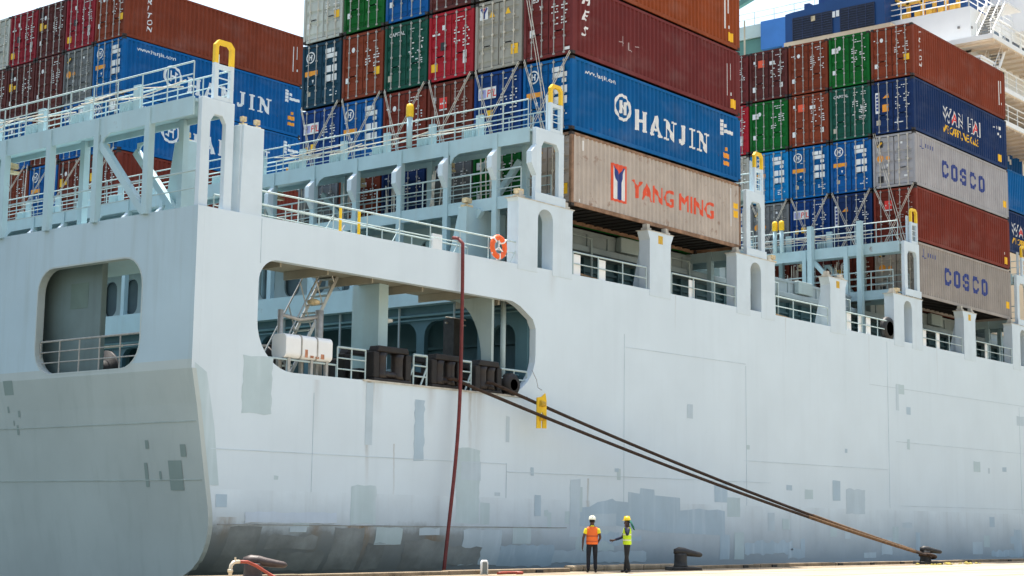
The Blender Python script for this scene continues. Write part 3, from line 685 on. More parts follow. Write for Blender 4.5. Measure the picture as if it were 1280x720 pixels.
# handrails along the open stern deck edge
rl = railing('railing', [(-15.6, YS+0.12, edge_z(-15.6)), (-3.5, YS+0.12, edge_z(-3.5))], 0.80, ship, RAILW, 2, 1.52, 0.023, stays=2)
railing('railing', [(-15.6, 2.0, -2.94), (-3.6, 2.0, -2.94)], 1.0, ship, RAILW, 3, 1.5, 0.024)
b = MB()
for x in (-11.6, -10.75): b.tube((x, 0.5, -2.94), (x, 0.5, -1.85), 0.05, 8)
b.build('yellow_stanchion', YEL, ship)
b = MB(); b.box(-14.9, -14.3, 1.3, 1.9, -2.94, -1.95); b.build('red_locker', mat('locker_red', (0.32, 0.06, 0.035), 0.5, var=0.2), ship, bevel=0.02)
b = MB(); b.box(-5.6, -5.1, 1.9, 1.98, -2.4, -1.7); b.build('white_notice', WHITE, ship)
b = MB(); b.tube((-1.55, 0.9, -2.9), (-1.55, 0.9, -1.3), 0.12, 10); b.build('red_extinguisher', RED, ship)

# ------------------------------------------------------------------ mooring deck fittings
railing('railing', [(-12.2, YS+0.15, -7.5), (-10.95, YS+0.15, -7.5)], 1.02, ship, RAILW, 3, 0.7, 0.028)
railing('railing', [(-15.3, YS+0.2, -7.5), (-12.2, YS+0.2, -7.5)], 0.45, ship, RAILW, 1, 1.0, 0.024)
railing('railing', [(-8.7, YS+0.15, -7.47), (-8.05, YS+0.15, -7.47)], 1.05, ship, RAILW, 3, 0.6, 0.034, stays=1)
railing('railing', [(-6.35, YS+0.15, -7.47), (-5.8, YS+0.15, -7.47)], 1.05, ship, RAILW, 3, 0.5, 0.034, stays=1)
railing('railing', [(-4.2, YS+0.15, -7.47), (-2.75, YS+0.15, -7.47)], 0.95, ship, RAILW, 3, 0.7, 0.03)
railing('railing', [(-17.95, 2.2, -7.45), (-17.95, 7.2, -7.45)], 1.0, ship, GALV, 3, 1.05, 0.026)
def fairlead(xa, xb, h, name='roller_fairlead'):
    """four-roller fairlead: heavy cast frame, two upright and two lying rollers, a second frame behind"""
    w = xb-xa; z0 = -7.48
    b = MB()
    for y0 in (YS-0.02, 1.0):
        if y0 > 0: f = b.build(name, STEELDK, ship, bevel=0.035); b = MB()
        b.box(xa, xb, y0, y0+0.42, z0, z0+0.16); b.prism([(xa+0.12, z0+h-0.2), (xb-0.12, z0+h-0.2), (xb-0.2, z0+h), (xa+0.2, z0+h)], 'y', y0, y0+0.42)
        for x in (xa+0.0, xb-0.26): b.box(x, x+0.26, y0+0.02, y0+0.4, z0+0.161, z0+h-0.201)
    b.box(xa+0.1, xb-0.1, 0.45, 0.98, z0, z0+0.5)
    b.build('fairlead_frame', STEELDK, f, bevel=0.035)
    for x in (xa+0.49, xb-0.49):
        b = MB(); b.lathe([(0.24, z0+0.17), (0.2, z0+0.3), (0.2, z0+h-0.36), (0.24, z0+h-0.22)], (x, YS+0.2, 0), 14); b.build('roller', mat('roller_steel', (0.022, 0.016, 0.014), 0.5, var=0.3, scale=4), f)
    b = MB(); b.lathe([(0.16, xa+0.62), (0.12, xa+0.7), (0.12, xb-0.7), (0.16, xb-0.62)], (0, YS+0.2, z0+0.3), 12, 'x'); b.build('roller', MATS['roller_steel'], f)
    return f
fairlead(-10.72, -8.95, 1.2); fairlead(-7.95, -6.4, 1.18); fairlead(-5.72, -4.3, 1.16)
b = MB(); b.lathe([(0.2,-0.2),(0.33,-0.2),(0.42,-0.1),(0.42,0.1),(0.33,0.2),(0.2,0.2),(0.2,-0.2)], (-3.75, YS+0.1, -7.06), 18, 'y'); b.box(-4.2,-3.3,YS-0.02,YS+0.3,-7.48,-7.38); b.build('ring_chock', STEELDK, ship)
b = MB(); b.tube((-8.55, 0.25, -7.5), (-8.55, 0.25, -6.95), 0.11, 10); b.build('yellow_bitt', YELD, ship); b = MB(); b.tube((-8.55, 0.25, -6.95), (-8.55, 0.25, -6.85), 0.17, 10); b.build('bitt_cap', STEELDK, ship)
# white three-part canister on its stand
can = thing('liferaft_canister', 'white three section canister with grey bands on a stand inside the big side opening', 'canister', (-13.42, 0.12, -7.5))
can.scale = (0.86, 0.9, 0.97)
for i in range(3):
    pr = rrect(-0.36, 0.36, 0.52, 1.28, 0.17, 5)
    b = MB(); b.prism(pr, 'x', -1.17+0.775*i, -0.44+0.775*i)
    o = b.build('canister_shell', WHITE, can, bevel=0.02)
for i in range(2):
    pr = rrect(-0.38, 0.38, 0.5, 1.3, 0.18, 5); b = MB(); b.prism(pr, 'x', -0.44+0.775*i, -0.395+0.775*i); b.build('band', GALV, can)
b = MB()
for x in (-1.0, 0.1, 0.85): b.box(x, x+0.12, -0.3, -0.18, 0, 0.52); b.box(x, x+0.12, 0.18, 0.3, 0, 0.52)
b.build('stand', GALV, can)
b = MB()
for k in range(4): b.box(-0.25+0.26*k, -0.12+0.26*k+R.uniform(0, .06), -0.366, -0.36, 0.58, 0.64+R.uniform(0, .1)*(2 if k == 0 else 1))
b.build('rust_spot', mat('flaking_rust', (0.45, 0.2, 0.11), 0.8, var=0.3, scale=6), can)
# inclined ladder and pipe frame
b = MB()
A0, A1 = Vector((-12.9, 1.3, -7.45)), Vector((-10.3, 1.3, -3.0))
for dy in (0, 0.75):
    b.bar(A0+Vector((0, dy, 0)), A1+Vector((0, dy, 0)), 0.05, 0.11)
    o_ = Vector((-0.35, 0, 0.85)); b.tube(A0+Vector((0, dy, 0))+o_, A1+Vector((0, dy, 0))+o_*0.9, 0.028, 6)
    for k in range(6): q = A0.lerp(A1, k/5.5)+Vector((0, dy, 0)); b.tube(q, q+o_*0.97, 0.022, 5)
for k in range(15): q = A0.lerp(A1, (k+0.5)/15); b.box(q.x-0.12, q.x+0.12, q.y+0.03, q.y+0.72, q.z-0.015, q.z+0.015)
b.build('deck_ladder', ALU, ship)
b = MB(); b.pipe([(-14.0, 0.55, -7.5), (-14.0, 0.55, -5.45)], 0.09); b.pipe([(-12.35, 0.55, -7.5), (-12.35, 0.55, -5.3)], 0.13); b.pipe([(-14.0, 0.55, -5.6), (-13.2, 0.55, -5.68), (-12.9, 0.55, -5.62), (-12.35, 0.55, -5.5)], 0.06)
b.build('pipe_frame', GALV, ship)
b = MB(); b.tube((-15.6, 0.5, -6.72), (-14.6, 0.5, -6.62), 0.035, 6); b.tube((-15.4, 0.9, -6.0), (-14.8, 0.9, -5.95), 0.03, 6); b.build('small_pipe', GALV, ship)
b = MB(); b.lathe([(0.05,0),(0.2,0.05),(0.22,0.14),(0.1,0.2)], (-12.0, 1.2, -5.05), 10); b.build('deck_lamp', LAMPM, ship)
for y in (3.4, 6.2, 9.4, 12.6, 15.2):
    b = MB(); b.tube((XF-0.12, y, -7.5), (XF-0.12, y, -3.76), 0.05, 6); b.build('riser_pipe', HATCH, ship)
for z, r_ in ((-4.12, 0.05), (-4.28, 0.03), (-6.6, 0.04)):
    b = MB(); b.tube((XF-0.1, 0.3, z), (XF-0.1, 38, z), r_, 6); b.build('long_pipe', mat('pipe_teal', (0.12, 0.22, 0.24), 0.5, var=0.1), ship)
for x, y, w_, h__ in ((-3.6, 5.3, 0.9, 1.3), (-3.4, 8.6, 0.7, 1.0), (-4.2, 2.9, 0.5, 1.5), (-3.3, 11.8, 0.8, 1.2), (-5.3, 10.2, 0.9, 0.8)):
    b = MB(); b.box(x, x+w_, y, y+w_*1.1, -7.5, -7.5+h__); b.box(x+0.1, x+w_-0.1, y-0.03, y, -7.3, -7.6+h__); b.build('deck_locker', mat('locker_grey_blue', (0.16, 0.23, 0.25), 0.5, var=0.15), ship, bevel=0.02)
for x, y in ((-6.6, 4.6), (-9.6, 6.4), (-12.2, 4.0)):
    b = MB(); b.lathe([(0.62, -0.7), (0.62, -0.6), (0.36, -0.58), (0.36, 0.58), (0.62, 0.6), (0.62, 0.7)], (x, y, -6.75), 16, 'x'); b.box(x-0.95, x-0.72, y-0.5, y+0.5, -7.5, -6.2); b.box(x+0.72, x+1.1, y-0.5, y+0.5, -7.5, -6.1); b.build('rope_winch', STEELDK, ship, bevel=0.02)
for k in range(2):
    b = MB(); b.tube((-4.4, 2.3, -4.75+0.2*k), (-3.3, 2.3, -4.75+0.2*k), 0.03, 6); b.build('pipe_bracket', GALV, ship)
b = MB(); b.bar((-4.1, 2.25, -6.9), (-4.1, 2.25, -4.6), 0.5, 0.35); b.build('dark_panel', BLACK, ship)
b = MB(); b.lathe([(0.05, -0.1), (0.2, -0.06), (0.2, 0.02), (0.06, 0.06)], (-7.85, 1.9, -5.05), 12); b.tube((-7.85, 1.9, -5.0), (-7.85, 1.9, -3.99), 0.025, 6); b.build('hanging_lamp', WHITE, ship)
# winch with yellow drums seen through the stern opening
b = MB(); b.lathe([(0.75,0),(0.75,0.1),(0.4,0.12),(0.4,1.3),(0.75,1.32),(0.75,1.42)], (-13.0, 12.3, -6.6), 16, 'x'); b.box(-13.2,-11.4,12.0,13.4,-7.5,-7.0); w_ = b.build('mooring_winch', STEELDK, ship)
b = MB()
for z in (-5.85, -6.9): b.tube((-13.1, 12.0, z), (-13.1, 12.0, z+0.25), 0.2, 10); b.tube((-12.2, 12.6, z+.1), (-12.2, 12.6, z+0.35), 0.2, 10)
b.build('winch_brake', YELD, w_)
b = MB(); b.bar((-13.3, 9.2, -6.0), (-13.3, 14.5, -6.0), 0.07, 0.07); b.build('winch_bar', LAMPM, w_)

# ------------------------------------------------------------------ containers
CL, CW, CH = 12.192, 2.438, 2.896
PITCH, NCOR = 0.2783, 42
X0P = 0.2
def prof(x):
    """0 on the outer flats of the side corrugation, 1 on the inner ones"""
    t = ((x-X0P)/PITCH) % 1.0
    if x < X0P or x > X0P+PITCH*NCOR: return 0.0
    if t < 0.26: return 0.0
    if t < 0.50: return (t-0.26)/0.24
    if t < 0.76: return 1.0
    return 1-(t-0.76)/0.24
YO, DEPTH = 0.012, 0.058
def frame_mesh():
    b = MB()
    for x in (0, CL-0.16):
        for y in (0, CW-0.13): b.box(x+0.006, x+0.154, y+0.004, y+0.126, 0.117, CH-0.117)
    for y in (0.008, CW-0.068):
        b.box(0.178, CL-0.178, y, y+0.06, CH-0.11, CH-0.006); b.box(0.178, CL-0.178, y, y+0.06, 0.012, 0.165)
    for x in (0.012, CL-0.09):
        b.box(x, x+0.078, 0.178, CW-0.178, CH-0.12, CH-0.008); b.box(x, x+0.078, 0.178, CW-0.178, 0.016, 0.14)
    for x in (0, CL-0.178):
        for y in (0, CW-0.162):
            for z in (0, CH-0.118): b.box(x, x+0.178, y, y+0.162, z, z+0.118, mi=1)
    b.box(0.1, CL-0.1, 0.07, CW-0.07, 0.15, 0.17, mi=2)
    for k in range(20): x = 0.5+k*0.59; b.box(x, x+0.045, 0.07, CW-0.07, 0.11, 0.15, mi=2)
    b.box(0.1, CL-0.1, 0.07, CW-0.07, CH-0.05, CH-0.03)
    return b.mesh('frame')
def side_mesh():
    b = MB(); xs = [0.15, X0P]
    for k in range(NCOR):
        for t in (0.26, 0.50, 0.76, 1.0): xs.append(X0P+PITCH*(k+t))
    xs.append(CL-0.15)
    lo = [b.bm.verts.new((x, YO+DEPTH*prof(x+1e-5 if x < CL-0.2 else x), 0.15)) for x in xs]; hi = [b.bm.verts.new((v.co.x, v.co.y, CH-0.10)) for v in lo]
    for i in range(len(xs)-1): b.bm.faces.new((lo[i], lo[i+1], hi[i+1], hi[i]))
    return b.mesh('side_panel', recalc=False)
def end_mesh():
    b = MB(); b.box(CL-0.07, CL-0.05, 0.12, CW-0.12, 0.13, CH-0.11)
    for k in range(8): y = 0.25+k*0.25; b.box(CL-0.05, CL-0.02, y, y+0.11, 0.141, CH-0.121)
    return b.mesh('end_wall')
def door_mesh():
    """one leaf, 1.1 m wide from y=0: pressed panel with horizontal ribs"""
    b = MB(); z = [0.14]; xx = [0.03]; zs_ = []
    n = 5; zt, zb = CH-0.125, 0.145; step = (zt-zb)/n
    pr = [(0.05, zb)]
    for k in range(n):
        a = zb+k*step
        pr += [(0.05, a+0.10*step), (0.088, a+0.18*step), (0.088, a+0.40*step), (0.05, a+0.50*step)]
    pr.append((0.05, zt))
    A = [b.bm.verts.new((x, 0.06, z)) for x, z in pr]; B = [b.bm.verts.new((x, 1.04, z)) for x, z in pr]
    for i in range(len(pr)-1): b.bm.faces.new((A[i], B[i], B[i+1], A[i+1]))
    b.box(0.04, 0.09, 0.022, 0.058, zb+0.03, zt-0.03); b.box(0.04, 0.09, 1.042, 1.078, zb+0.03, zt-0.03)
    b.box(0.082, 0.10, -0.012, 0.022, zb, zt, mi=1); b.box(0.082, 0.10, 1.078, 1.112, zb, zt, mi=1); b.box(0.03, 0.10, 0.0, 1.1, zb-0.03, zb+0.018, mi=1); b.box(0.03, 0.10, 0.0, 1.1, zt-0.02, zt+0.02, mi=1)
    return b.mesh('door')
def rod_mesh(hand):
    b = MB(); b.tube((-0.012, 0, 0.06), (-0.012, 0, CH-0.05), 0.022, 6)
    for z in (0.10, 0.75, 1.45, 2.1, CH-0.13): b.box(-0.02, 0.024, -0.05, 0.05, z-0.035, z+0.035)
    b.box(-0.035, -0.015, min(0, hand*0.42), max(0, hand*0.42), 0.98, 1.02)
    return b.mesh('locking_rod')
FR, SD, EN, DR, RA, RB_ = frame_mesh(), side_mesh(), end_mesh(), door_mesh(), rod_mesh(1), rod_mesh(-1)
for o_ in (FR, SD, EN, DR, RA, RB_): pass
CASTING = mat('corner_casting', (0.035, 0.028, 0.024), 0.7, var=0.5, scale=8, rust=0.2)
UNDER = mat('container_underside', (0.006, 0.0055, 0.005), 0.8)
GASKET = mat('door_gasket', (0.02, 0.02, 0.02), 0.8)
DWHITE = mat('marking_white', (0.72, 0.72, 0.70), 0.5, var=0.06, scale=2)
DYEL = mat('sticker_yellow', (0.85, 0.48, 0.01), 0.5, var=0.05, scale=4)
DORA = mat('marking_orange', (0.78, 0.30, 0.02), 0.5, var=0.05, scale=4)
DRED = mat('marking_red', (0.68, 0.035, 0.025), 0.5, var=0.06)
DNAVY = mat('marking_navy', (0.02, 0.04, 0.20), 0.5, var=0.06)
DBLK = mat('marking_black', (0.02, 0.02, 0.022), 0.6)
DGREY = mat('marking_grey', (0.30, 0.30, 0.28), 0.6, var=0.2)
DLIL = mat('marking_lilac', (0.36, 0.36, 0.62), 0.6)
DTAN = mat('plate_tan', (0.50, 0.44, 0.34), 0.5, var=0.2, scale=8)
DORR = mat('marking_orange_red', (0.72, 0.085, 0.03), 0.55, var=0.10, scale=3)
CC = {}
def cmat(key, rgb, rust=0.10, var=0.09):
    if key not in CC:
        CC[key] = mat('container_'+key, rgb, 0.62, spec=0.16, fade=0.16, bump=0.12, var=var, scale=0.9, streak=0.35, streakcol=tuple(v*0.55 for v in rgb), rust=rust, rustscale=1.3)
    return CC[key]
K = lambda r, g, b_: tuple(v*0.82 for v in srgb(r, g, b_))
COLS = {'blue': K(0,98,162), 'lightblue': K(12,124,184), 'midblue': K(8,92,160), 'pilblue': K(18,64,128), 'navy': K(26,52,98), 'slate': K(32,72,92), 'brown': K(136,62,38), 'redbrown': K(122,50,36),
        'rust': K(118,54,40), 'maroon': K(122,52,50), 'darkmaroon': K(96,48,44), 'orangebrown': K(150,72,34), 'red': K(178,36,48), 'darkred': K(150,34,46), 'green': K(10,100,36), 'dkgreen': K(24,88,72),
        'grey': K(140,144,146), 'midgrey': K(118,120,120), 'beige': K(196,184,172), 'pale': K(206,208,198), 'cosco': K(172,170,172), 'coscow': K(176,168,160), 'stone': K(176,172,160)}
CNAME = {'blue': 'bright blue', 'lightblue': 'light blue', 'midblue': 'mid blue', 'pilblue': 'deep blue', 'navy': 'navy', 'slate': 'slate blue', 'brown': 'brown', 'redbrown': 'red brown', 'rust': 'rusty brown', 'maroon': 'maroon',
         'darkmaroon': 'dark maroon', 'orangebrown': 'orange brown', 'red': 'red', 'darkred': 'crimson', 'green': 'bright green', 'dkgreen': 'dark green', 'grey': 'light grey', 'midgrey': 'grey', 'beige': 'beige', 'pale': 'white', 'cosco': 'pale grey', 'coscow': 'warm grey', 'stone': 'stone grey'}

# lettering -----------------------------------------------------------------
def font_bm(text, h, sx=1.0, shear=0.0, off=0.0, space=1.0):
    """flat text in x (reading direction) and z (up), cap height h, from the built-in font"""
    cu = bpy.data.curves.new('txt', 'FONT'); cu.body = text; cu.size = 1.0; cu.offset = off; cu.shear = shear; cu.space_character = space; cu.resolution_u = 2; cu.fill_mode = 'FRONT'
    ob = bpy.data.objects.new('txt', cu); COL.objects.link(ob)
    bpy.context.view_layer.update()
    me = bpy.data.meshes.new_from_object(ob.evaluated_get(bpy.context.evaluated_depsgraph_get()))
    bpy.data.objects.remove(ob); bpy.data.curves.remove(cu)
    bm = bmesh.new(); bm.from_mesh(me); bpy.data.meshes.remove(me)
    k = h/0.69
    for v in bm.verts: v.co = Vector((v.co.x*k*sx, 0, v.co.y*k))
    return bm
def bold_font(text, h, sx=1.0, d=0.03, space=1.0):
    out = bmesh.new()
    for i, (dx, dz) in enumerate(((0, 0), (d, 0), (-d, 0), (d*.7, d*.5), (-d*.7, -d*.5))):
        b_ = font_bm(text, h, sx, 0, 0, space); bmesh.ops.triangulate(b_, faces=b_.faces[:])
        for f in b_.faces: out.faces.new([out.verts.new((v.co.x+dx, -0.0007*i, v.co.z+dz)) for v in f.verts])
        b_.free()
    return out
def quads_bm(quads):
    bm = bmesh.new()
    for i, q in enumerate(quads): bm.faces.new([bm.verts.new((x, -0.0006*i, z)) for x, z in q])
    return bm
def stroke(p, q, w, ext=0.0):
    d = Vector((q[0]-p[0], q[1]-p[1])); L = d.length; d /= L; n = Vector((-d.y, d.x))*w/2
    P, Q = Vector(p)-d*ext, Vector(q)+d*ext
    return [tuple(P-n), tuple(Q-n), tuple(Q+n), tuple(P+n)]
def slab_word(word, h, w=0.78, gap=0.32, t=0.22):
    """wide slab-serif capitals"""
    Q = []; x = 0.0
    def serif(cx, z, half=0.24): Q.append([(x+(cx-half)*h, z), (x+(cx+half)*h, z), (x+(cx+half)*h, z+0.10*h), (x+(cx-half)*h, z+0.10*h)])
    for ch in word:
        S = lambda a, c, tt=t: Q.append(stroke((x+a[0]*h, a[1]*h), (x+c[0]*h, c[1]*h), tt*h))
        if ch == 'H':
            S((.12, 0), (.12, 1)); S((.68, 0), (.68, 1)); S((.12, .5), (.68, .5), .15)
            for cx in (.12, .68): serif(cx, 0, .19); serif(cx, .9*h, .19)
            adv = .86
        elif ch == 'A':
            S((.06, 0), (.40, 1), .17); S((.74, 0), (.42, 1), .24); S((.2, .32), (.62, .32), .13); serif(.08, 0, .16); serif(.72, 0, .19); adv = .86
        elif ch == 'N':
            S((.12, 0), (.12, 1), .17); S((.70, 0), (.70, 1), .17); S((.12, .93), (.70, .07), .24); serif(.10, 0, .18); serif(.08, .9*h, .16); serif(.72, .9*h, .18); adv = .88
        elif ch == 'J':
            S((.34, .18), (.34, 1)); serif(.34, .9*h, .2); S((.34, .2), (.18, .06), .2); S((.2, .08), (.04, .06), .16); S((.06, .05), (.04, .26), .15); adv = .56
        elif ch == 'I':
            S((.2, 0), (.2, 1)); serif(.2, 0, .2); serif(.2, .9*h, .2); adv = .42
        else: adv = .4
        x += (adv+gap)*h
    return quads_bm(Q)
GL = {'Y': (((0,1),(.5,.48)), ((1,1),(.5,.48)), ((.5,.52),(.5,0))), 'A': (((.02,0),(.5,1)), ((.98,0),(.5,1)), ((.2,.3),(.8,.3))), 'N': (((0,0),(0,1)), ((1,0),(1,1)), ((0,.95),(1,.05))),
      'G': (((1,.9),(.05,.9)), ((.06,1),(.06,0)), ((0,.1),(1,.1)), ((.95,0),(.95,.52)), ((1,.46),(.5,.46))), 'M': (((0,0),(0,1)), ((1,0),(1,1)), ((.04,.97),(.5,.2)), ((.96,.97),(.5,.2))), 'I': (((0,0),(0,1)),)}
def sans_word(word, h, w=0.56, gap=0.17, t=0.235):
    """wide heavy capitals"""
    Q = []; x = t*h/2
    for ch in word:
        if ch == ' ': x += 0.42*h; continue
        ww = 0 if ch == 'I' else w
        for a, c in GL[ch]:
            hz_ = a[1] == c[1]; P = [(x+p[0]*ww*h, p[1]*h) for p in (a, c)]
            Q.append(stroke(P[0], P[1], t*h, t*h/2 if hz_ and ch == 'G' else 0))
        x += (ww+t+gap)*h
    return quads_bm(Q)
def block_word(word, h, w=0.62, gap=0.62, t=0.23):
    """chamfered block capitals C, O, S"""
    Q = []; x = 0.0; c = 0.2
    o_ = lambda i: [(i+c*(1 if i == 0 else .5), i), (w-i-c*(1 if i == 0 else .5), i), (w-i, i+c*(1 if i == 0 else .5)), (w-i, 1-i-c*(1 if i == 0 else .5)), (w-i-c*(1 if i == 0 else .5), 1-i), (i+c*(1 if i == 0 else .5), 1-i), (i, 1-i-c*(1 if i == 0 else .5)), (i, i+c*(1 if i == 0 else .5))]
    for ch in word:
        A, B = o_(0), o_(t*0.85)
        ring = [[A[k], A[(k+1) % 8], B[(k+1) % 8], B[k]] for k in range(8)]
        if ch == 'O': use = ring
        elif ch == 'C':
            use = [q for k, q in enumerate(ring) if k != 2] + [[(w-t*.85, .26), (w, .22), (w, .36), (w-t*.85, .36)], [(w-t*.85, .64), (w, .64), (w, .78), (w-t*.85, .74)]]
        else:
            use = [ring[0], ring[1], ring[7], ring[4], ring[5], ring[3]] + [[(w-t*.85, .24), (w, .2), (w, .46), (w-t*.85, .5)], [(0, .54), (t*.85, .5), (t*.85, .76), (0, .8)], [(.02, .56), (t*.85, .40), (w-.02, .44), (w-t*.85, .60)], [(0, .2), (t*.85, .24), (t*.85, .34), (0, .34)], [(w-t*.85, .66), (w, .66), (w, .8), (w-t*.85, .76)]]
        for q in use: Q.append([(x+px*h, pz*h) for px, pz in q])
        x += (w+gap)*h
    return quads_bm(Q)
def ring_quads(cx, cz, r, t, n=22, sx=1.0):
    return [[(cx+sx*rr*math.cos(a), cz+rr*math.sin(a)) for rr, a in ((r-t, 2*math.pi*k/n), (r, 2*math.pi*k/n), (r, 2*math.pi*(k+1)/n), (r-t, 2*math.pi*(k+1)/n))] for k in range(n)]
def emblem(cx, cz, r, sx=1.0):
    Q = ring_quads(cx, cz, r, r*0.22, sx=sx)
    for p, q, w in (((-.22,-.45),(-.22,.5),.2), ((.28,-.5),(.28,.45),.2), ((-.22,.1),(.28,-.05),.18), ((-.22,-.42),(-.5,-.25),.15), ((.28,.42),(.5,.28),.15)):
        Q.append([(cx+sx*r*a[0], cz+r*a[1]) for a in stroke(p, q, w)])
    return Q
def rect(x, z, w, h): return [(x, z), (x+w, z), (x+w, z+h), (x, z+h)]
def drape(bm, x, z):
    """shift flat lettering to x, z on the side and lay it over the corrugation"""
    for v in bm.verts: v.co.x += x; v.co.z += z
    bmesh.ops.triangulate(bm, faces=bm.faces[:])
    x_lo, x_hi = min(v.co.x for v in bm.verts), max(v.co.x for v in bm.verts)
    for k in range(NCOR):
        for t in (0.26, 0.50, 0.76, 1.0):
            c = X0P+PITCH*(k+t)
            if x_lo < c < x_hi: bmesh.ops.bisect_plane(bm, geom=bm.verts[:]+bm.edges[:]+bm.faces[:], plane_co=(c, 0, 0), plane_no=(1, 0, 0), dist=1e-6)
    for v in bm.verts: v.co.y = v.co.y+YO+DEPTH*prof(v.co.x+1e-5)-0.004
    return bm
def bm_obj(name, bm, m, parent, flip=(0, -1, 0)):
    fv = Vector(flip)
    bm.normal_update()
    for f in bm.faces:
        if f.normal.dot(fv) < 0: f.normal_flip()
    me = bpy.data.meshes.new(name); bm.to_mesh(me); bm.free()
    return obj(name, me, m, parent)
def on_side(c, name, bm, x, z, m): return bm_obj(name, drape(bm, x, z), m, c)
def on_door(c, name, bm, u, z, m, lift=0.0):
    """u metres from the left edge of the door end as seen from astern"""
    for v in bm.verts: v.co = Vector((0.036-lift+v.co.y, CW-(v.co.x+u), v.co.z+z))
    return bm_obj(name, bm, m, c, (-1, 0, 0))
def dashes(rr, u, z, n, w, h=0.036, gap=0.095):
    Q = []
    for i in range(n):
        x = u
        while x < u+w-0.05:
            ww = rr.uniform(0.04, 0.16); ww = min(ww, u+w-x)
            if rr.random() < 0.5: Q.append(rect(x, z-i*(h+gap), ww, h))
            x += ww+0.035
    return Q

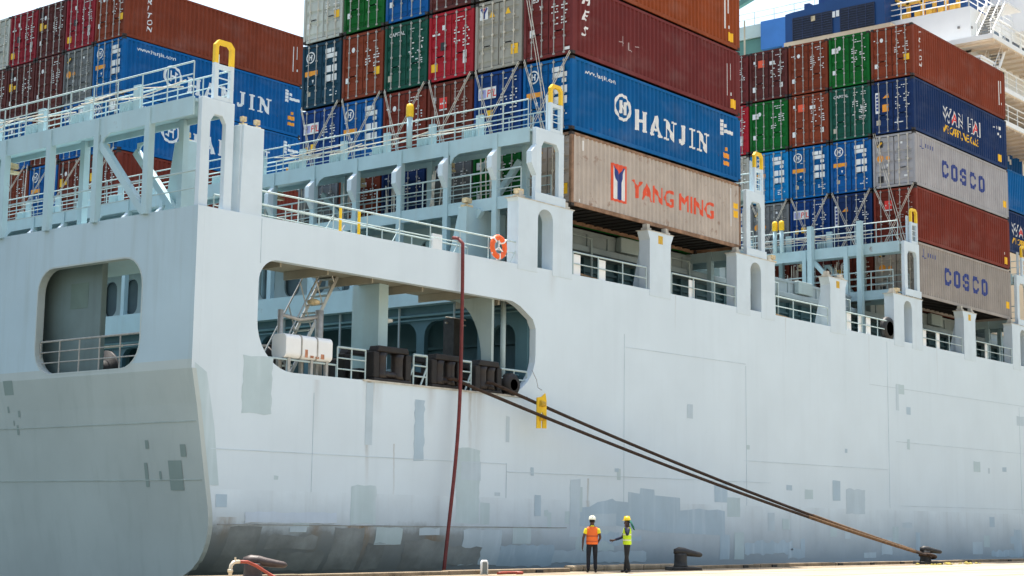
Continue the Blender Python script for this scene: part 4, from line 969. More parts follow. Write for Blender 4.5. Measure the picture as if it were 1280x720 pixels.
def container(key, x, y, z, label, group, style='gen', hz=CH, rust=0.10, seed=0, length=CL, side=True):
    rr = random.Random(seed*7+3)
    c = thing('shipping_container', label, 'container', (x, y, z), 0, group)
    c.scale = (length/CL, 0.985, 0.987*hz/CH)
    m = cmat(key, COLS[key], rust)
    def part(name, me, mm, parent=c, loc=None):
        o = obj(name, me, None, parent, loc)
        if not me.materials:
            for _ in (mm if isinstance(mm, list) else [mm]): me.materials.append(None)
        for i, k in enumerate(mm if isinstance(mm, list) else [mm]):
            o.material_slots[i].link = 'OBJECT'; o.material_slots[i].material = k
        return o
    part('frame', FR, [mat('rusted_frame', (0.27, 0.165, 0.105), 0.7, spec=0.1, var=0.3, scale=2.5, rust=0.25) if key == 'beige' else m, CASTING, UNDER])
    part('side_panel', SD, m)
    s = part('side_panel', SD, m, loc=(CL, CW, 0)); s.rotation_euler = (0, 0, math.pi)
    part('end_wall', EN, m)
    rodm = RODM if key in ('beige', 'pale', 'stone', 'cosco', 'coscow') else GALV
    for k, y0 in enumerate((0.115, 1.223)):
        d = part('door', DR, [m, GASKET], loc=(0, y0, 0))
        part('locking_rod', RA, rodm, d, (0, 0.30, 0)); part('locking_rod', RB_, rodm, d, (0, 0.80, 0))
    W = lambda q, name='marking', mm=DWHITE, lift=0.0: on_door(c, name, quads_bm(q), 0, 0, mm, lift)
    jz = lambda: rr.uniform(-.05, .05)
    small = dashes(rr, 1.42, 2.52, 2, 0.75) + dashes(rr, 1.36, 2.0, 7, 0.34, 0.05, 0.07) + dashes(rr, 1.85, 2.0, 7, 0.36, 0.05, 0.07)
    if style == 'hj':
        W(emblem(0.5, 2.32, 0.27)); W([rect(0.16, 1.48, 0.46, 0.22), rect(0.62, 1.50, 0.34, 0.19)], 'band', DORA); W(dashes(rr, 0.2, 1.98, 1, 0.6, .03))
        W([rect(1.42, 2.36, 0.36, 0.2), rect(1.45, 2.12, 0.7, 0.2), rect(1.82, 2.36, 0.2, 0.2), rect(1.9, 1.9, 0.22, 0.16)] + [rect(1.5+0.36*i, 1.28-0.42*j+0.2, 0.3, 0.3) for i in range(2) for j in range(2)] + dashes(rr, 1.75, 0.62, 3, 0.45, .05, .06) + [[(0.62, 1.28), (0.74, 1.28), (0.68, 1.12)]], 'placard')
        W([rect(0.34, 0.55, 0.2, 0.2)], 'plate', DTAN)
    elif style == 'pil':
        W([rect(0.2, 1.82, 0.92, 0.48)], 'placard'); W([rect(0.24, 1.88, 0.36, 0.34)], 'marking', DLIL, 0.003)
        on_door(c, 'lettering', font_bm('PIL', 0.30, 0.95, 0.15, 0.012), 0.62, 1.90, DRED, 0.004)
        W([rect(0.66, 1.05, 0.3, 0.3), rect(0.3, 1.02, 0.18, 0.24)], 'sticker', DYEL); W(small)
    elif style == 'kline':
        W(small + dashes(rr, 0.18, 1.95, 1, 0.9, .08) + [rect(0.72, 2.14, 0.16, 0.2)]); W([rect(0.62, 1.28, 0.3, 0.34)], 'placard', DBLK); W([rect(0.12, 0.42, 0.36, 0.34)], 'sticker', DYEL)
        W([rect(1.86, 0.55, 0.2, 0.55)], 'placard', DWHITE)
    elif style == 'capital':
        on_door(c, 'lettering', font_bm('CAPITAL', 0.16, 1.0, 0, 0.01), 0.22, 2.36, DWHITE); W(small); W([rect(0.2, 0.42, 0.22, 0.26)], 'plate', DTAN); W([rect(1.7, 1.1, 0.3, 0.75)] if seed % 2 else dashes(rr, 1.75, 1.7, 9, .4, .04, .05))
    elif style == 'ym':
        W([rect(0.22, 2.16, 0.42, 0.5)], 'placard', DWHITE); W([stroke((0.43, 2.2), (0.43, 2.42), 0.1), stroke((0.43, 2.4), (0.28, 2.64), 0.1), stroke((0.43, 2.4), (0.58, 2.64), 0.1)], 'logo', DNAVY, 0.003); W([[(0.36, 2.64), (0.5, 2.64), (0.43, 2.52)]], 'logo', DRED, 0.003)
        W([[(0.72, 2.2), (1.0, 2.2), (0.86, 2.48)], [(1.55, 2.2), (1.83, 2.2), (1.69, 2.48)]], 'sticker', DYEL); W([rect(1.86, 0.48, 0.36, 0.42)], 'sticker', DYEL); W(dashes(rr, 1.4, 1.9, 9, .8, .03, .06), 'marking', DGREY)
    elif style == 'cosco':
        W([rect(0.22, 2.22, 0.36, 0.36)], 'sticker', DBLK); W([stroke((0.28, 2.28), (0.52, 2.5), 0.1)], 'sticker', DYEL, 0.003)
        W([[(0.42+0.2*math.cos(a), 1.62+0.2*math.sin(a)) for a in [k*math.pi/5 for k in range(10)]], [(0.86+0.12*math.cos(a), 1.62+0.12*math.sin(a)) for a in [k*math.pi/4 for k in range(8)]]], 'sticker', DORA)
        W(small, 'marking', DGREY); W([rect(0.28, 0.3, 0.32, 0.36)], 'placard', DBLK); W([rect(1.78, 0.5, 0.24, 0.1), rect(1.6, 2.3, 0.12, 0.12), rect(0.78, 1.15, 0.14, 0.14)], 'placard')
    elif style == 'wanhai':
        W([rect(0.2, 1.15, 0.24, 1.15)], 'placard'); W([rect(0.24, 2.06-0.19*k, 0.16, 0.13) for k in range(5)], 'marking', DNAVY, 0.003)
        W([[(0.62, 1.95), (1.0, 1.95), (0.95, 2.2), (0.8, 2.1)], rect(0.6, 1.2, 0.36, 0.4)] if seed % 2 else [[(0.62, 1.95), (1.0, 1.95), (0.95, 2.2), (0.8, 2.1)]], 'sticker', DORA); W(small + [rect(1.3, 0.5, 0.5, 0.05), rect(1.45, 0.42, 0.05, 0.3)]); W([rect(0.24, 0.5, 0.24, 0.26)], 'plate', DTAN)
    elif style == 'tal':
        W([rect(0.62, 1.8, 0.42, 0.46)], 'placard', DRED); W([rect(0.62, 1.72, 0.42, 0.06), rect(0.3, 2.16, 0.14, 0.16)] + dashes(rr, .66, 1.98, 1, .34, .07)); W(small, 'marking', mat('marking_faded', (0.4, 0.3, 0.26), 0.6))
    elif style == 'tex':
        W([rect(0.55, 1.95, 0.42, 0.42)], 'placard', DORR); W(small + [rect(0.26, 2.2, 0.15, 0.16), rect(0.2, 0.55, 0.18, 0.3), rect(1.95, 0.62, 0.2, 0.28), rect(1.3, 2.02, 0.34, 0.2)], 'placard')
    elif style == 'circle':
        W(ring_quads(0.75, 1.9, 0.26, 0.05) + [stroke((.62, 1.76), (.62, 2.04), .05), stroke((.88, 1.76), (.88, 2.04), .05), stroke((.62, 2.02), (.88, 1.78), .05)]); W([rect(0.25, 1.3, 0.34, 0.46)], 'sticker', DYEL); W(small)
    elif style == 'cronos':
        on_door(c, 'lettering', font_bm('ES', 0.2, 1.3, 0.3, 0.02), 0.35, 2.36, DWHITE); on_door(c, 'lettering', font_bm('Y', 0.16, 1.2, 0.2, 0.02), 0.72, 2.02, DWHITE)
        W(small + [rect(0.3, 0.95, 0.24, 0.3), rect(2.0, 0.18, 0.28, 0.12)])
    else:
        W(small)
        W([[(0.62+0.1*math.cos(a), 2.2+0.12*math.sin(a)) for a in [k*math.pi/5 for k in range(10)]], rect(0.2, 0.72+jz(), 0.18, 0.24)] + dashes(rr, 0.16, 2.2, 1, 0.3, .05), 'placard')
        if style in ('sticker', 'yel2'): W([rect(1.9, 0.9, 0.32, 0.34)] if style == 'sticker' else [rect(0.14, 1.55, 0.3, 0.42), rect(0.55, 1.62, 0.18, 0.2)], 'sticker', DYEL)
        if style == 'yel2': W([rect(0.2, 2.25, 0.26, 0.36)], 'placard', DBLK)
        if style == 'green': W([rect(0.16, 1.95, 0.4, 0.3)], 'placard')
    return c
TIER = ['bottom tier', 'second tier', 'third tier', 'fourth tier', 'top tier']
COLN = ['outermost column', 'second column in', 'third column in', 'fourth column in', 'fifth column in', 'sixth column in']
STK = {'B': 'stack near the lifebuoy', 'C': 'stack under the funnel', 'A': 'stack past stern walkway'}
EXTRA = {'hj': 'round white emblem', 'pil': 'white placard', 'kline': 'black square', 'capital': 'white name', 'ym': 'small warning triangles', 'cosco': 'orange discs', 'wanhai': 'vertical white strip', 'tal': 'red square', 'tex': 'orange square', 'circle': 'white circle', 'cronos': 'slanted white letters', 'sticker': 'yellow sticker', 'yel2': 'two yellow stickers', 'green': 'white placard', 'gen': 'white markings'}
PB, PC, PA = 2.955, 2.93, 2.90
B_TAB = {(0,0): ('beige','ym'), (1,0): ('blue','hj'), (2,0): ('maroon','cronos'), (3,0): ('orangebrown','gen'),
         (0,1): ('green','green'), (1,1): ('pilblue','pil'), (2,1): ('stone','ym'), (3,1): ('stone','gen'),
         (0,2): ('midgrey','gen'), (1,2): ('rust','tal'), (2,2): ('red','kline'), (3,2): ('darkmaroon','gen'),
         (0,3): ('navy','gen'), (1,3): ('redbrown','gen'), (2,3): ('dkgreen','capital'), (3,3): ('midblue','gen'),
         (0,4): ('brown','tex'), (1,4): ('midblue','hj'), (2,4): ('brown','sticker'), (3,4): ('green','green'),
         (0,5): ('grey','gen'), (1,5): ('pilblue','pil'), (2,5): ('slate','hj'), (3,5): ('pale','sticker')}
C_TAB = {(0,0): ('coscow','cosco'), (1,0): ('redbrown','tal'), (2,0): ('cosco','cosco'), (3,0): ('navy','wanhai'), (4,0): ('brown','sticker'),
         (0,1): ('rust','circle'), (1,1): ('navy','wanhai'), (2,1): ('midblue','hj'), (3,1): ('dkgreen','capital'), (4,1): ('green','green'),
         (0,2): ('darkmaroon','sticker'), (1,2): ('pilblue','pil'), (2,2): ('blue','hj'), (3,2): ('brown','tex'), (4,2): ('brown','gen'),
         (0,3): ('rust','gen'), (1,3): ('midgrey','cosco'), (2,3): ('lightblue','hj'), (3,3): ('green','green'), (4,3): ('darkmaroon','tex'),
         (1,4): ('midblue','hj'), (2,4): ('stone','gen'), (3,4): ('red','kline'), (4,4): ('maroon','gen')}
A_TAB = {(1,0): ('redbrown','yel2'), (2,0): ('blue','hj'), (3,0): ('blue','hj'), (4,0): ('brown','sticker'),
         (1,1): ('rust','yel2'), (2,1): ('midblue','hj'), (3,1): ('midgrey','cosco'), (4,1): ('darkred','kline'),
         (1,2): ('midblue','hj'), (2,2): ('rust','gen'), (3,2): ('darkmaroon','gen'), (4,2): ('darkmaroon','yel2'),
         (1,3): ('brown','gen'), (2,3): ('midblue','gen'), (3,3): ('darkmaroon','yel2'), (4,3): ('darkred','kline'),
         (1,4): ('midgrey','cosco'), (2,4): ('midgrey','gen'), (3,4): ('darkmaroon','gen'), (4,4): ('pale','gen'),
         (2,5): ('rust','gen'), (1,5): ('rust','gen'), (0,0): ('rust','gen'), (0,1): ('navy','gen'), (0,2): ('rust','gen'), (0,3): ('midgrey','gen')}
CON = {}
n = 0
for stk, tab, (ox, oy, oz), pt in (('B', B_TAB, (0, 0, 0), PB), ('C', C_TAB, (29.643, 0.04, 0), PC), ('A', A_TAB, (0.72, 28.65, 0.4), PA)):
    for (t, k), (key, style) in sorted(tab.items()):
        n += 1
        lab = f"{CNAME[key]} container with {EXTRA[style]}, {TIER[t]}, {COLN[k]}, {STK[stk]}"
        CON[stk, t, k] = container(key, ox, oy+2.5*k, oz+pt*t+0.004, lab, f"containers of the {STK[stk]}", style, CH, 0.30 if key == 'beige' else 0.10, n)
CON['D', 1] = container('navy', 44.46, 2.5, 5.06, 'navy container with bold lettering on the cream deckhouse under the white decks', 'containers beside the accommodation block', 'gen', 2.591, seed=91)
CON['D', 2] = container('blue', 44.46, 2.5, 7.70, 'blue container stacked on the navy one beside the white decks', 'containers beside the accommodation block', 'gen', 2.591, seed=92)
CON['D', 3] = container('midblue', 44.46, 5.0, 10.36, 'topmost blue container close under the white decks', 'containers beside the accommodation block', 'gen', 2.591, seed=93)
REL = {('B',0,0): 'beige container with rusty ribs and red lettering beneath the bright blue one', ('B',1,0): 'bright blue container with white lettering directly above the beige one', ('B',2,0): 'maroon container with tall slanted white letters above the bright blue one', ('B',3,0): 'orange brown container cut by the top of the picture',
       ('C',4,0): 'brown container at the top outer corner of the right-hand stack', ('C',3,0): 'navy container with white, red and orange lettering on its side', ('C',2,0): 'pale grey container with blue block letters between the navy and red brown ones', ('C',1,0): 'red brown container between two grey ones with blue block letters', ('C',0,0): 'warm grey container with blue block letters, lowest in its column',
       ('A',4,0): 'long brown container with vertical white letters, topmost behind the stern walkway', ('A',3,0): 'bright blue container with white lettering under the topmost long brown one astern', ('A',2,0): 'blue container behind the stern walkway, second below the long brown one'}
for k_, v_ in REL.items(): CON[k_]['label'] = v_

# lettering on the long sides
def xs_(bm, k):
    for v in bm.verts: v.co.x *= k
    return bm
c = CON['B',1,0]
on_side(c, 'lettering', xs_(slab_word('HANJIN', 0.86, gap=0.30), 1.05), 4.25, 0.80, DWHITE); on_side(c, 'logo', quads_bm(emblem(0, 0, 0.56)), 3.35, 1.52, DWHITE); on_side(c, 'lettering', font_bm('www.hanjin.com', 0.17, 1.25, 0, 0.012), 0.85, 2.38, DWHITE)
def plaques(c, x=10.55, orange=True):
    on_side(c, 'placard', quads_bm([rect(x, 2.05, 0.26, 0.16), rect(x, 2.24, 0.26, 0.16), rect(x, 1.86, 0.26, 0.16), rect(x+0.3, 2.24, 0.22, 0.16), rect(x+0.3, 2.0, 0.75, 0.16), rect(x, 2.43, 0.26, 0.12)]), 0, 0, DWHITE)
    if orange: on_side(c, 'band', quads_bm([rect(x+0.25, 0.88, 0.5, 0.22), rect(x+0.25, 0.56, 0.5, 0.18), rect(x+0.45, 1.2, 0.16, 0.16)]), 0, 0, DORA)
plaques(c)
for t in (3, 2):
    c = CON['A',t,0]
    on_side(c, 'lettering', xs_(slab_word('HANJIN', 0.86, gap=0.30), 1.12), 4.2, 0.86, DWHITE); on_side(c, 'logo', quads_bm(emblem(0, 0, 0.60)), 3.2, 1.5, DWHITE); on_side(c, 'lettering', font_bm('www.hanjin.com', 0.2, 1.25, 0, 0.012), 0.9, 2.38, DWHITE)
    plaques(c, 11.0)
def stacked(c, letters, x, ztop, h, shear=0.25, sx=1.2, step=1.35):
    for i, ch in enumerate(letters): on_side(c, 'lettering', font_bm(ch, h, sx, shear, 0.02), x, ztop-h-i*h*step, DWHITE)
stacked(CON['B',2,0], 'HES', 0.62, 2.56, 0.40, 0.3, 1.15, 1.62)
stacked(CON['A',4,0], 'TRITON', 1.35, 2.66, 0.27)
stacked(CON['C',4,0], 'TRITON', 0.75, 2.62, 0.25)
on_side(CON['B',2,0], 'chalk_mark', quads_bm([rect(3.3, 1.05, 0.05, 0.42), rect(3.1, 1.2, 0.35, 0.04), rect(3.75, 1.0, 0.04, 0.32), rect(3.78, 0.98, 0.25, 0.04), rect(4.2, 1.25, 0.3, 0.04), rect(4.46, 0.85, 0.04, 0.4)]), 0, 0, mat('chalk', (0.42, 0.32, 0.31), 0.9))
def tally(c, x=11.2, m=DWHITE, yellow=True):
    on_side(c, 'marking', quads_bm([rect(x, 0.75, 0.05, 1.45), rect(x+0.28, 1.5, 0.04, 0.75), rect(x+0.30, 0.8, 0.06, 0.14)]), 0, 0, m)
    if yellow: on_side(c, 'sticker', quads_bm([rect(x+0.3, 0.25, 0.36, 0.4)]), 0, 0, DYEL)
tally(CON['B',2,0]); tally(CON['B',3,0], 11.0); tally(CON['A',4,0], 11.5, DWHITE, False); tally(CON['C',4,0], 11.3, DWHITE, False); tally(CON['C',1,0], 11.2)
c = CON['B',0,0]
on_side(c, 'logo', quads_bm([rect(2.62, 0.62, 1.0, 1.52)]), 0, 0, DORR)
on_side(c, 'logo', quads_bm([rect(2.72, 0.72, 0.80, 1.32)]), 0, 0, DWHITE).location.y = -0.003
on_side(c, 'logo', quads_bm([rect(2.98, 0.72, 0.28, 0.75), [(2.98, 1.42), (3.26, 1.42), (3.52, 2.04), (2.72, 2.04)]]), 0, 0, DNAVY).location.y = -0.006
on_side(c, 'logo', quads_bm([[(2.86, 2.04), (3.38, 2.04), (3.12, 1.72)]]), 0, 0, DORR).location.y = -0.009
on_side(c, 'lettering', bold_font('YANG MING', 0.70, 1.06, 0.035), 4.05, 1.0, DORR)
on_side(c, 'marking', quads_bm([rect(0.55, 2.35, 0.06, 0.4), rect(0.72, 2.25, 0.06, 0.4), rect(10.85, 2.1, 0.09, 0.5), rect(11.35, 0.9, 0.09, 1.7), rect(0.5, 0.2, 0.1, 0.12)]), 0, 0, DWHITE)
on_side(c, 'sticker', quads_bm([rect(11.6, 1.75, 0.36, 0.24), rect(11.6, 1.35, 0.36, 0.3)]), 0, 0, DYEL)
for t in (0, 2):
    c = CON['C',t,0]
    for i_, ch_ in enumerate('COSCO'): on_side(c, 'lettering', block_word(ch_, 0.95, 0.86, 0.40, 0.26), 3.3+1.197*i_, 0.98, DNAVY)
    on_side(c, 'small_print', quads_bm([stroke((0.8, 2.6), (0.8, 2.2), 0.05), stroke((0.8, 2.2), (0.95, 2.12), 0.06), stroke((0.95, 2.12), (1.2, 2.12), 0.05), stroke((0.7, 2.2), (0.85, 2.12), 0.05)] + [rect(1.3+0.28*k, 2.2, 0.2, 0.22) for k in range(4)]), 0, 0, DNAVY)
    on_side(c, 'sticker', quads_bm([rect(11.55, 0.62, 0.34, 0.4)]), 0, 0, DYEL)
def wan(c, x, z, k=1.0):
    x_ = x
    for word in ('WAN', 'HAI'):
        for ch in word:
            a = font_bm(ch, 0.78*k, 0.84, 0, 0.045); w_ = max(v.co.x for v in a.verts)
            on_side(c, 'lettering', a, x_, z, DWHITE)
            on_side(c, 'lettering', font_bm(ch, 0.78*k, 0.84, 0, -0.004), x_, z, DRED if ch == 'A' else CC['navy']).location.y = -0.004
            x_ += w_+0.07*k
        x_ += 0.5*k
    on_side(c, 'lettering', bold_font('WE CARRY, WE CARE', 0.42*k, 0.70, 0.012, 1.12), x, z-0.64*k, DYEL)
wan(CON['C',3,0], 3.65, 1.25); wan(CON['D',1], 3.9, 1.3)
on_side(CON['C',3,0], 'sticker', quads_bm([rect(11.0, 0.3, 0.4, 0.42)]), 0, 0, DYEL)
on_side(CON['C',3,0], 'marking', quads_bm([rect(10.4, 2.2, 0.25, 0.06), rect(10.8, 2.2, 0.2, 0.16), rect(11.1, 2.2, 0.3, 0.2), rect(11.0, 1.85, 0.12, 0.14), rect(11.3, 1.75, 0.12, 0.14)]), 0, 0, DWHITE)
on_side(CON['D',3], 'marking', quads_bm([rect(9.8, 2.1, 0.2, 0.4), rect(10.1, 1.9, 0.2, 0.4), rect(10.2, 1.2, 0.12, 0.3)]), 0, 0, DWHITE)
# block between aft walkway and the stack, lighter lashings ------------------
rod_me = {}
def rod(p, q, label, group):
    p, q = Vector(p), Vector(q)
    r = thing('lashing_rod', label, 'lashing rod', q, 0, group)
    d = p-q
    b = MB(); b.tube((0,0,0), d, 0.016, 5); b.build('bar', RODM, r)
    b = MB(); e = d.normalized(); b.tube(e*0.1, e*0.75, 0.028, 6); b.build('turnbuckle', RODM, r)
def lashings(stk, cols, ox, oy, zt, xb, zb, names, deck):
    for k in cols:
        y0 = oy+2.5*k; nm = names.get(k, 'container')
        for side, lean in ((0, 'quayward'), (1, 'inboard')):
            for j in (0, 1):
                ya = y0+CW-0.08 if side == 0 else y0+0.08
                yb = y0+0.75 if side == 0 else y0+CW-0.75
                dy = 0.11*j*(1 if side else -1)
                rod((ox-0.03, ya+dy*0.3, zt+0.04+0.07*j), (xb, yb+dy, zb), f"{('lower', 'upper')[j]} rod leaning {lean} over {nm} doors, {COLN[k]}, {STK[stk]}", f"lashing rods on the {STK[stk]}, {COLN[k]}")
nm = lambda stk, tab, t: {k: CNAME[tab[t, k][0]] for (tt, k) in tab if tt == t}
lashings('B', range(6), 0, 0, PB*2, -0.72, 2.55, nm('B', B_TAB, 1), '')
lashings('C', range(5), 29.643, 0.04, PC*2, 29.3, 2.62, nm('C', C_TAB, 1), '')
lashings('A', range(5), 0.53, 28.65, 0.4+PA*2, -0.72, 2.55, nm('A', A_TAB, 1), '')
for stk, ox, oy, zt, xb, zb in (('B', 0, 0, PB*3, -0.72, 2.6), ('C', 29.643, 0.04, PC*3, 29.3, 2.65)):
    for j in (0, 1): rod((ox-0.03, oy+CW-0.1-0.1*j, zt+0.05), (xb, oy+0.55-0.14*j, zb), f"{('first', 'second')[j]} long lashing rod past two tiers at the outer corner, {STK[stk]}", f"long outer lashing rods, {STK[stk]}")

# ------------------------------------------------------------------ accommodation block, funnel, far deckhouse
acc = MB()
acc.box(46.9, 62, 4.2, 16.2, 15.3, 20.75)                                       # block with the aft wall
acc.box(50.5, 62, 5.2, 16.0, -2.9, 15.3)
acc.box(54, 64, 3.0, 8.0, 20.76, 23.6)                                          # bridge deck further forward
acc = acc.build('accommodation_block', SUPW, ship)
b = MB(); b.box(44.4, 57, 2.5, 40, -0.3, 5.0); b.build('cream_deckhouse', CREAM, ship)
for z, y0, x0 in ((18.1, 2.15, 45.4), (15.02, 2.1, 45.9), (12.9, 2.1, 45.9)):
    b = MB(); b.box(x0, 66, y0, 9.0, z-0.14, z+0.16); d = b.build('side_gallery', SUPW, acc)
    b = MB(); b.box(x0+0.06, 65.9, y0+0.06, 8.9, z-0.20, z-0.142)
    for k in range(18): b.box(x0+0.4+k*1.1, x0+0.5+k*1.1, y0+0.1, 8.9, z-0.34, z-0.2)
    b.build('gallery_underside', mat('buff_underside', (0.70, 0.60, 0.48), 0.6, var=0.05), acc)
    railing('gallery_railing', [(x0+0.05, y0+0.06, z+0.16), (65, y0+0.06, z+0.16)], 1.05, acc, WHITE, 3, 1.5, 0.035)
for z in (15.9, 13.3):
    b = MB()
    for k in range(7): b.box(51.2+k*1.9, 52.2+k*1.9, 5.13, 5.19, z+0.6, z+1.5) if z < 15 else b.box(48.4+k*1.7, 49.5+k*1.7, 4.14, 4.19, z+3.0, z+4.1)
    b.build('window', GLASS, acc)
b = MB(); b.box(46.84, 46.89, 7.2, 8.4, 17.0, 18.6); b.build('dark_doorway', GLASS, acc)
b = MB(); b.box(46.82, 46.88, 4.9, 5.05, 19.4, 19.55); b.box(46.95, 47.1, 4.14, 4.19, 19.3, 19.45); b.build('small_vent', mat('vent_grey', (0.25,0.24,0.22), 0.6), acc)
def stairs(p, q, w, parent, name, n=11):
    p, q = Vector(p), Vector(q); b = MB(); tb = MB()
    for s in (0, w):
        o_ = Vector((0, s, 0)); b.bar(p+o_, q+o_, 0.06, 0.22)
        b.tube(p+o_+Vector((0,0,0.95)), q+o_+Vector((0,0,0.95)), 0.03, 6)
        for k in range(5): t = p.lerp(q, k/4)+o_; b.tube(t, t+Vector((0,0,0.95)), 0.025, 5)
    for k in range(n): t = p.lerp(q, (k+0.5)/n); tb.box(t.x-0.13, t.x+0.13, t.y+0.04, t.y+w-0.04, t.z-0.02, t.z+0.02)
    tb.build('stair_treads', MATS['vent_grey'], parent)
    return b.build(name, SUPW, parent)
stairs((45.9, 2.5, 18.26), (48.3, 2.5, 20.9), 0.9, acc, 'outside_stair')
stairs((46.3, 2.6, 15.2), (48.4, 2.6, 18.0), 0.9, acc, 'outside_stair')
stairs((46.3, 2.6, 13.05), (48.2, 2.6, 15.0), 0.9, acc, 'outside_stair')
b = MB(); b.box(48.2, 50.4, 2.3, 4.2, 20.86, 20.98); b.build('stair_landing', SUPW, acc)
b = MB(); b.box(44.4, 46.4, 2.5, 3.7, 16.55, 16.7); b.box(44.45, 46.3, 2.55, 2.62, 16.0, 16.55)
for k in range(5): b.box(45.0+0.2*k, 45.12+0.2*k, 2.6, 3.6, 16.4-0.16*k, 16.44-0.16*k)
b.build('hanging_platform', SUPW, acc)
railing('roof_railing', [(46.95, 4.3, 20.75), (46.95, 12.0, 20.75)], 1.1, acc, WHITE, 3, 1.5, 0.04)
railing('roof_railing', [(46.95, 4.3, 20.75), (53.8, 4.3, 20.75)], 1.1, acc, WHITE, 3, 1.5, 0.04)
b = MB()
for y in (5.2, 6.0, 6.8, 7.6, 8.6):
    b.box(47.5, 47.74, y, y+0.2, 20.76, 22.6); b.tube((47.6, y, 21.7), (47.6, y+1.2, 22.5), 0.1, 6); b.box(47.4, 47.9, y+0.2, y+0.6, 20.9, 21.3)
b.box(47.5, 47.64, 5.0, 9.4, 21.85, 22.0); b.box(47.4, 48.0, 5.0, 9.2, 20.76, 20.92)
b.build('roof_davit', mat('davit_yellow', (0.62, 0.36, 0.05), 0.5, var=0.15), acc)
b = MB(); b.bm.free()
b = MB()
ringp = [(47.05, 10.3+0.42*math.cos(a), 21.35+0.62*math.sin(a)) for a in [2*math.pi*k/16 for k in range(17)]]
b.pipe(ringp, 0.05, 6); b.tube((47.05, 10.3, 20.76), (47.05, 10.3, 21.95), 0.04, 6); b.build('white_ring_vent', WHITE, acc)
fn = MB(); fn.prism([(16.9, 20.40), (16.9, 22.36), (16.4, 22.42), (15.2, 22.46), (15.1, 22.62), (13.9, 22.66), (13.8, 22.80), (12.4, 22.9), (12.3, 23.6), (9.6, 23.8), (9.6, 20.40)], 'x', 46.0, 53.5)
fn.box(49.6, 53.4, 5.6, 9.58, 20.76, 24.4)
fn = fn.build('funnel_casing', FUNB, ship)
b = MB(); b.box(45.97, 53.6, 9.2, 17.0, 14.0, 20.398); b.build('casing_base', CREAM, fn)
for y0, y1 in ((10.3, 12.75), (13.35, 16.3)):
    b = MB(); b.box(45.94, 45.99, y0, y1, 20.42, 21.98)
    lv = b.build('louvre_panel', LOUV, fn)
    b = MB()
    for k in range(9): b.bar((45.93, y0+0.05, 20.52+0.165*k), (45.93, y1-0.05, 20.52+0.165*k), 0.05, 0.03)
    for k in range(5): y = y0+(y1-y0)*k/4; b.bar((45.925, y, 20.44), (45.925, y, 21.96), 0.04, 0.03)
    b.build('slat', mat('louvre_edge', (0.03, 0.045, 0.10), 0.5), lv, kind='stuff')
b = MB(); b.box(45.93, 45.985, 12.83, 13.05, 21.5, 21.9); b.box(45.93, 45.985, 13.13, 13.33, 21.48, 21.88); b.build('white_notice', WHITE, fn)
b = MB(); b.box(45.9, 45.95, 14.6, 14.9, 21.5, 21.85); b.build('deck_light', LAMPM, fn)
b = MB()
for y0, y1, h in ((14.2, 14.9, 0.3), (12.6, 13.6, 0.25), (11.2, 11.9, 0.35), (15.6, 16.0, 0.2)): b.box(47, 48, y0, y1, 22.7, 23.0+h)
b.build('roof_fan_housing', FUNB, fn)
b = MB()
for k in range(6): b.tube((49, 13.0+0.22*k, 22.6), (49, 13.2+0.16*k, 24.9-0.1*k), 0.06, 5); b.tube((49, 13.0+0.2*k, 23.9), (49, 14.2-0.1*k, 24.1+0.1*k), 0.05, 5)
b.build('brass_mast', mat('mast_tan', (0.5, 0.36, 0.2), 0.6, var=0.3), fn)
b = MB(); b.tube((46.2, 20.2, 14), (46.2, 20.2, 22.6), 0.06, 6); b.build('aerial', mat('aerial_tan', (0.55, 0.5, 0.36), 0.6), ship)

# ------------------------------------------------------------------ quay crane far behind, its boom across the ship
cr = thing('quay_crane', 'green crane boom with pale upper girder reaching across behind the blue funnel', 'crane', (75, -40, ZQ))
def crane_part(name, f, m): 
    b = MB(); f(b); o = b.build(name, m, cr); o.location = (-75, 40, -ZQ); return o
crane_part('boom', lambda b: b.box(74.4, 76.6, -60, 60, 29.2, 31.1), CRANEG)
crane_part('upper_girder', lambda b: (b.box(74.2, 76.8, 35.2, 60, 31.12, 32.3), b.box(74.2, 76.8, -60, 20, 31.12, 32.3)), CRANEP)
crane_part('trolley', lambda b: (b.box(73.9, 77.0, 24.5, 35.2, 29.8, 32.35), b.box(73.8, 77.1, 26, 33, 28.0, 29.8)), CRANEB)
def legs(b):
    for y in (-28, -52):
        for x in (66, 84): b.bar((x, y, ZQ), (x, y, 30), 1.5, 1.5)
    for y in (-28, -52): b.bar((66, y, 0), (84, y, 0), 1.2, 1.2)
    b.bar((75, -40, 31), (75, -30, 58), 1.0, 1.0); b.bar((75, -30, 58), (75, 46, 32), 0.5, 0.5); b.bar((75, -30, 58), (75, 10, 32), 0.5, 0.5)
crane_part('portal_frame', legs, CRANEG)
def brail(b):
    for z in (0.6, 1.15): b.tube((74.2, -60, 32.3+z), (74.2, 60, 32.3+z), 0.03, 5)
    for k in range(60): b.tube((74.2, -60+2*k, 32.3), (74.2, -60+2*k, 33.45), 0.03, 5)
crane_part('boom_railing', brail, CRANEP)
c2 = thing('quay_crane', 'dark green crane boom slanting against the white sky at the top of the picture', 'crane', (110, -45, ZQ))
b = MB(); b.bar((110, 66.5, 47.3), (110, 30, 62), 1.0, 1.5); pass
o = b.build('boom', CRANEG, c2); o.location = (-110, 45, -ZQ)
b = MB()
for y in (-34, -56):
    for x in (100, 120): b.bar((x, y, ZQ), (x, y, 40), 1.6, 1.6)
b.bar((110, -56, 41), (110, 30, 41+21), 1.2, 1.6); b.bar((100, -34, 40), (120, -34, 40), 1.4, 1.4); b.bar((100, -56, 40), (120, -56, 40), 1.4, 1.4)
o = b.build('portal_frame', CRANEG, c2); o.location = (-110, 45, -ZQ)

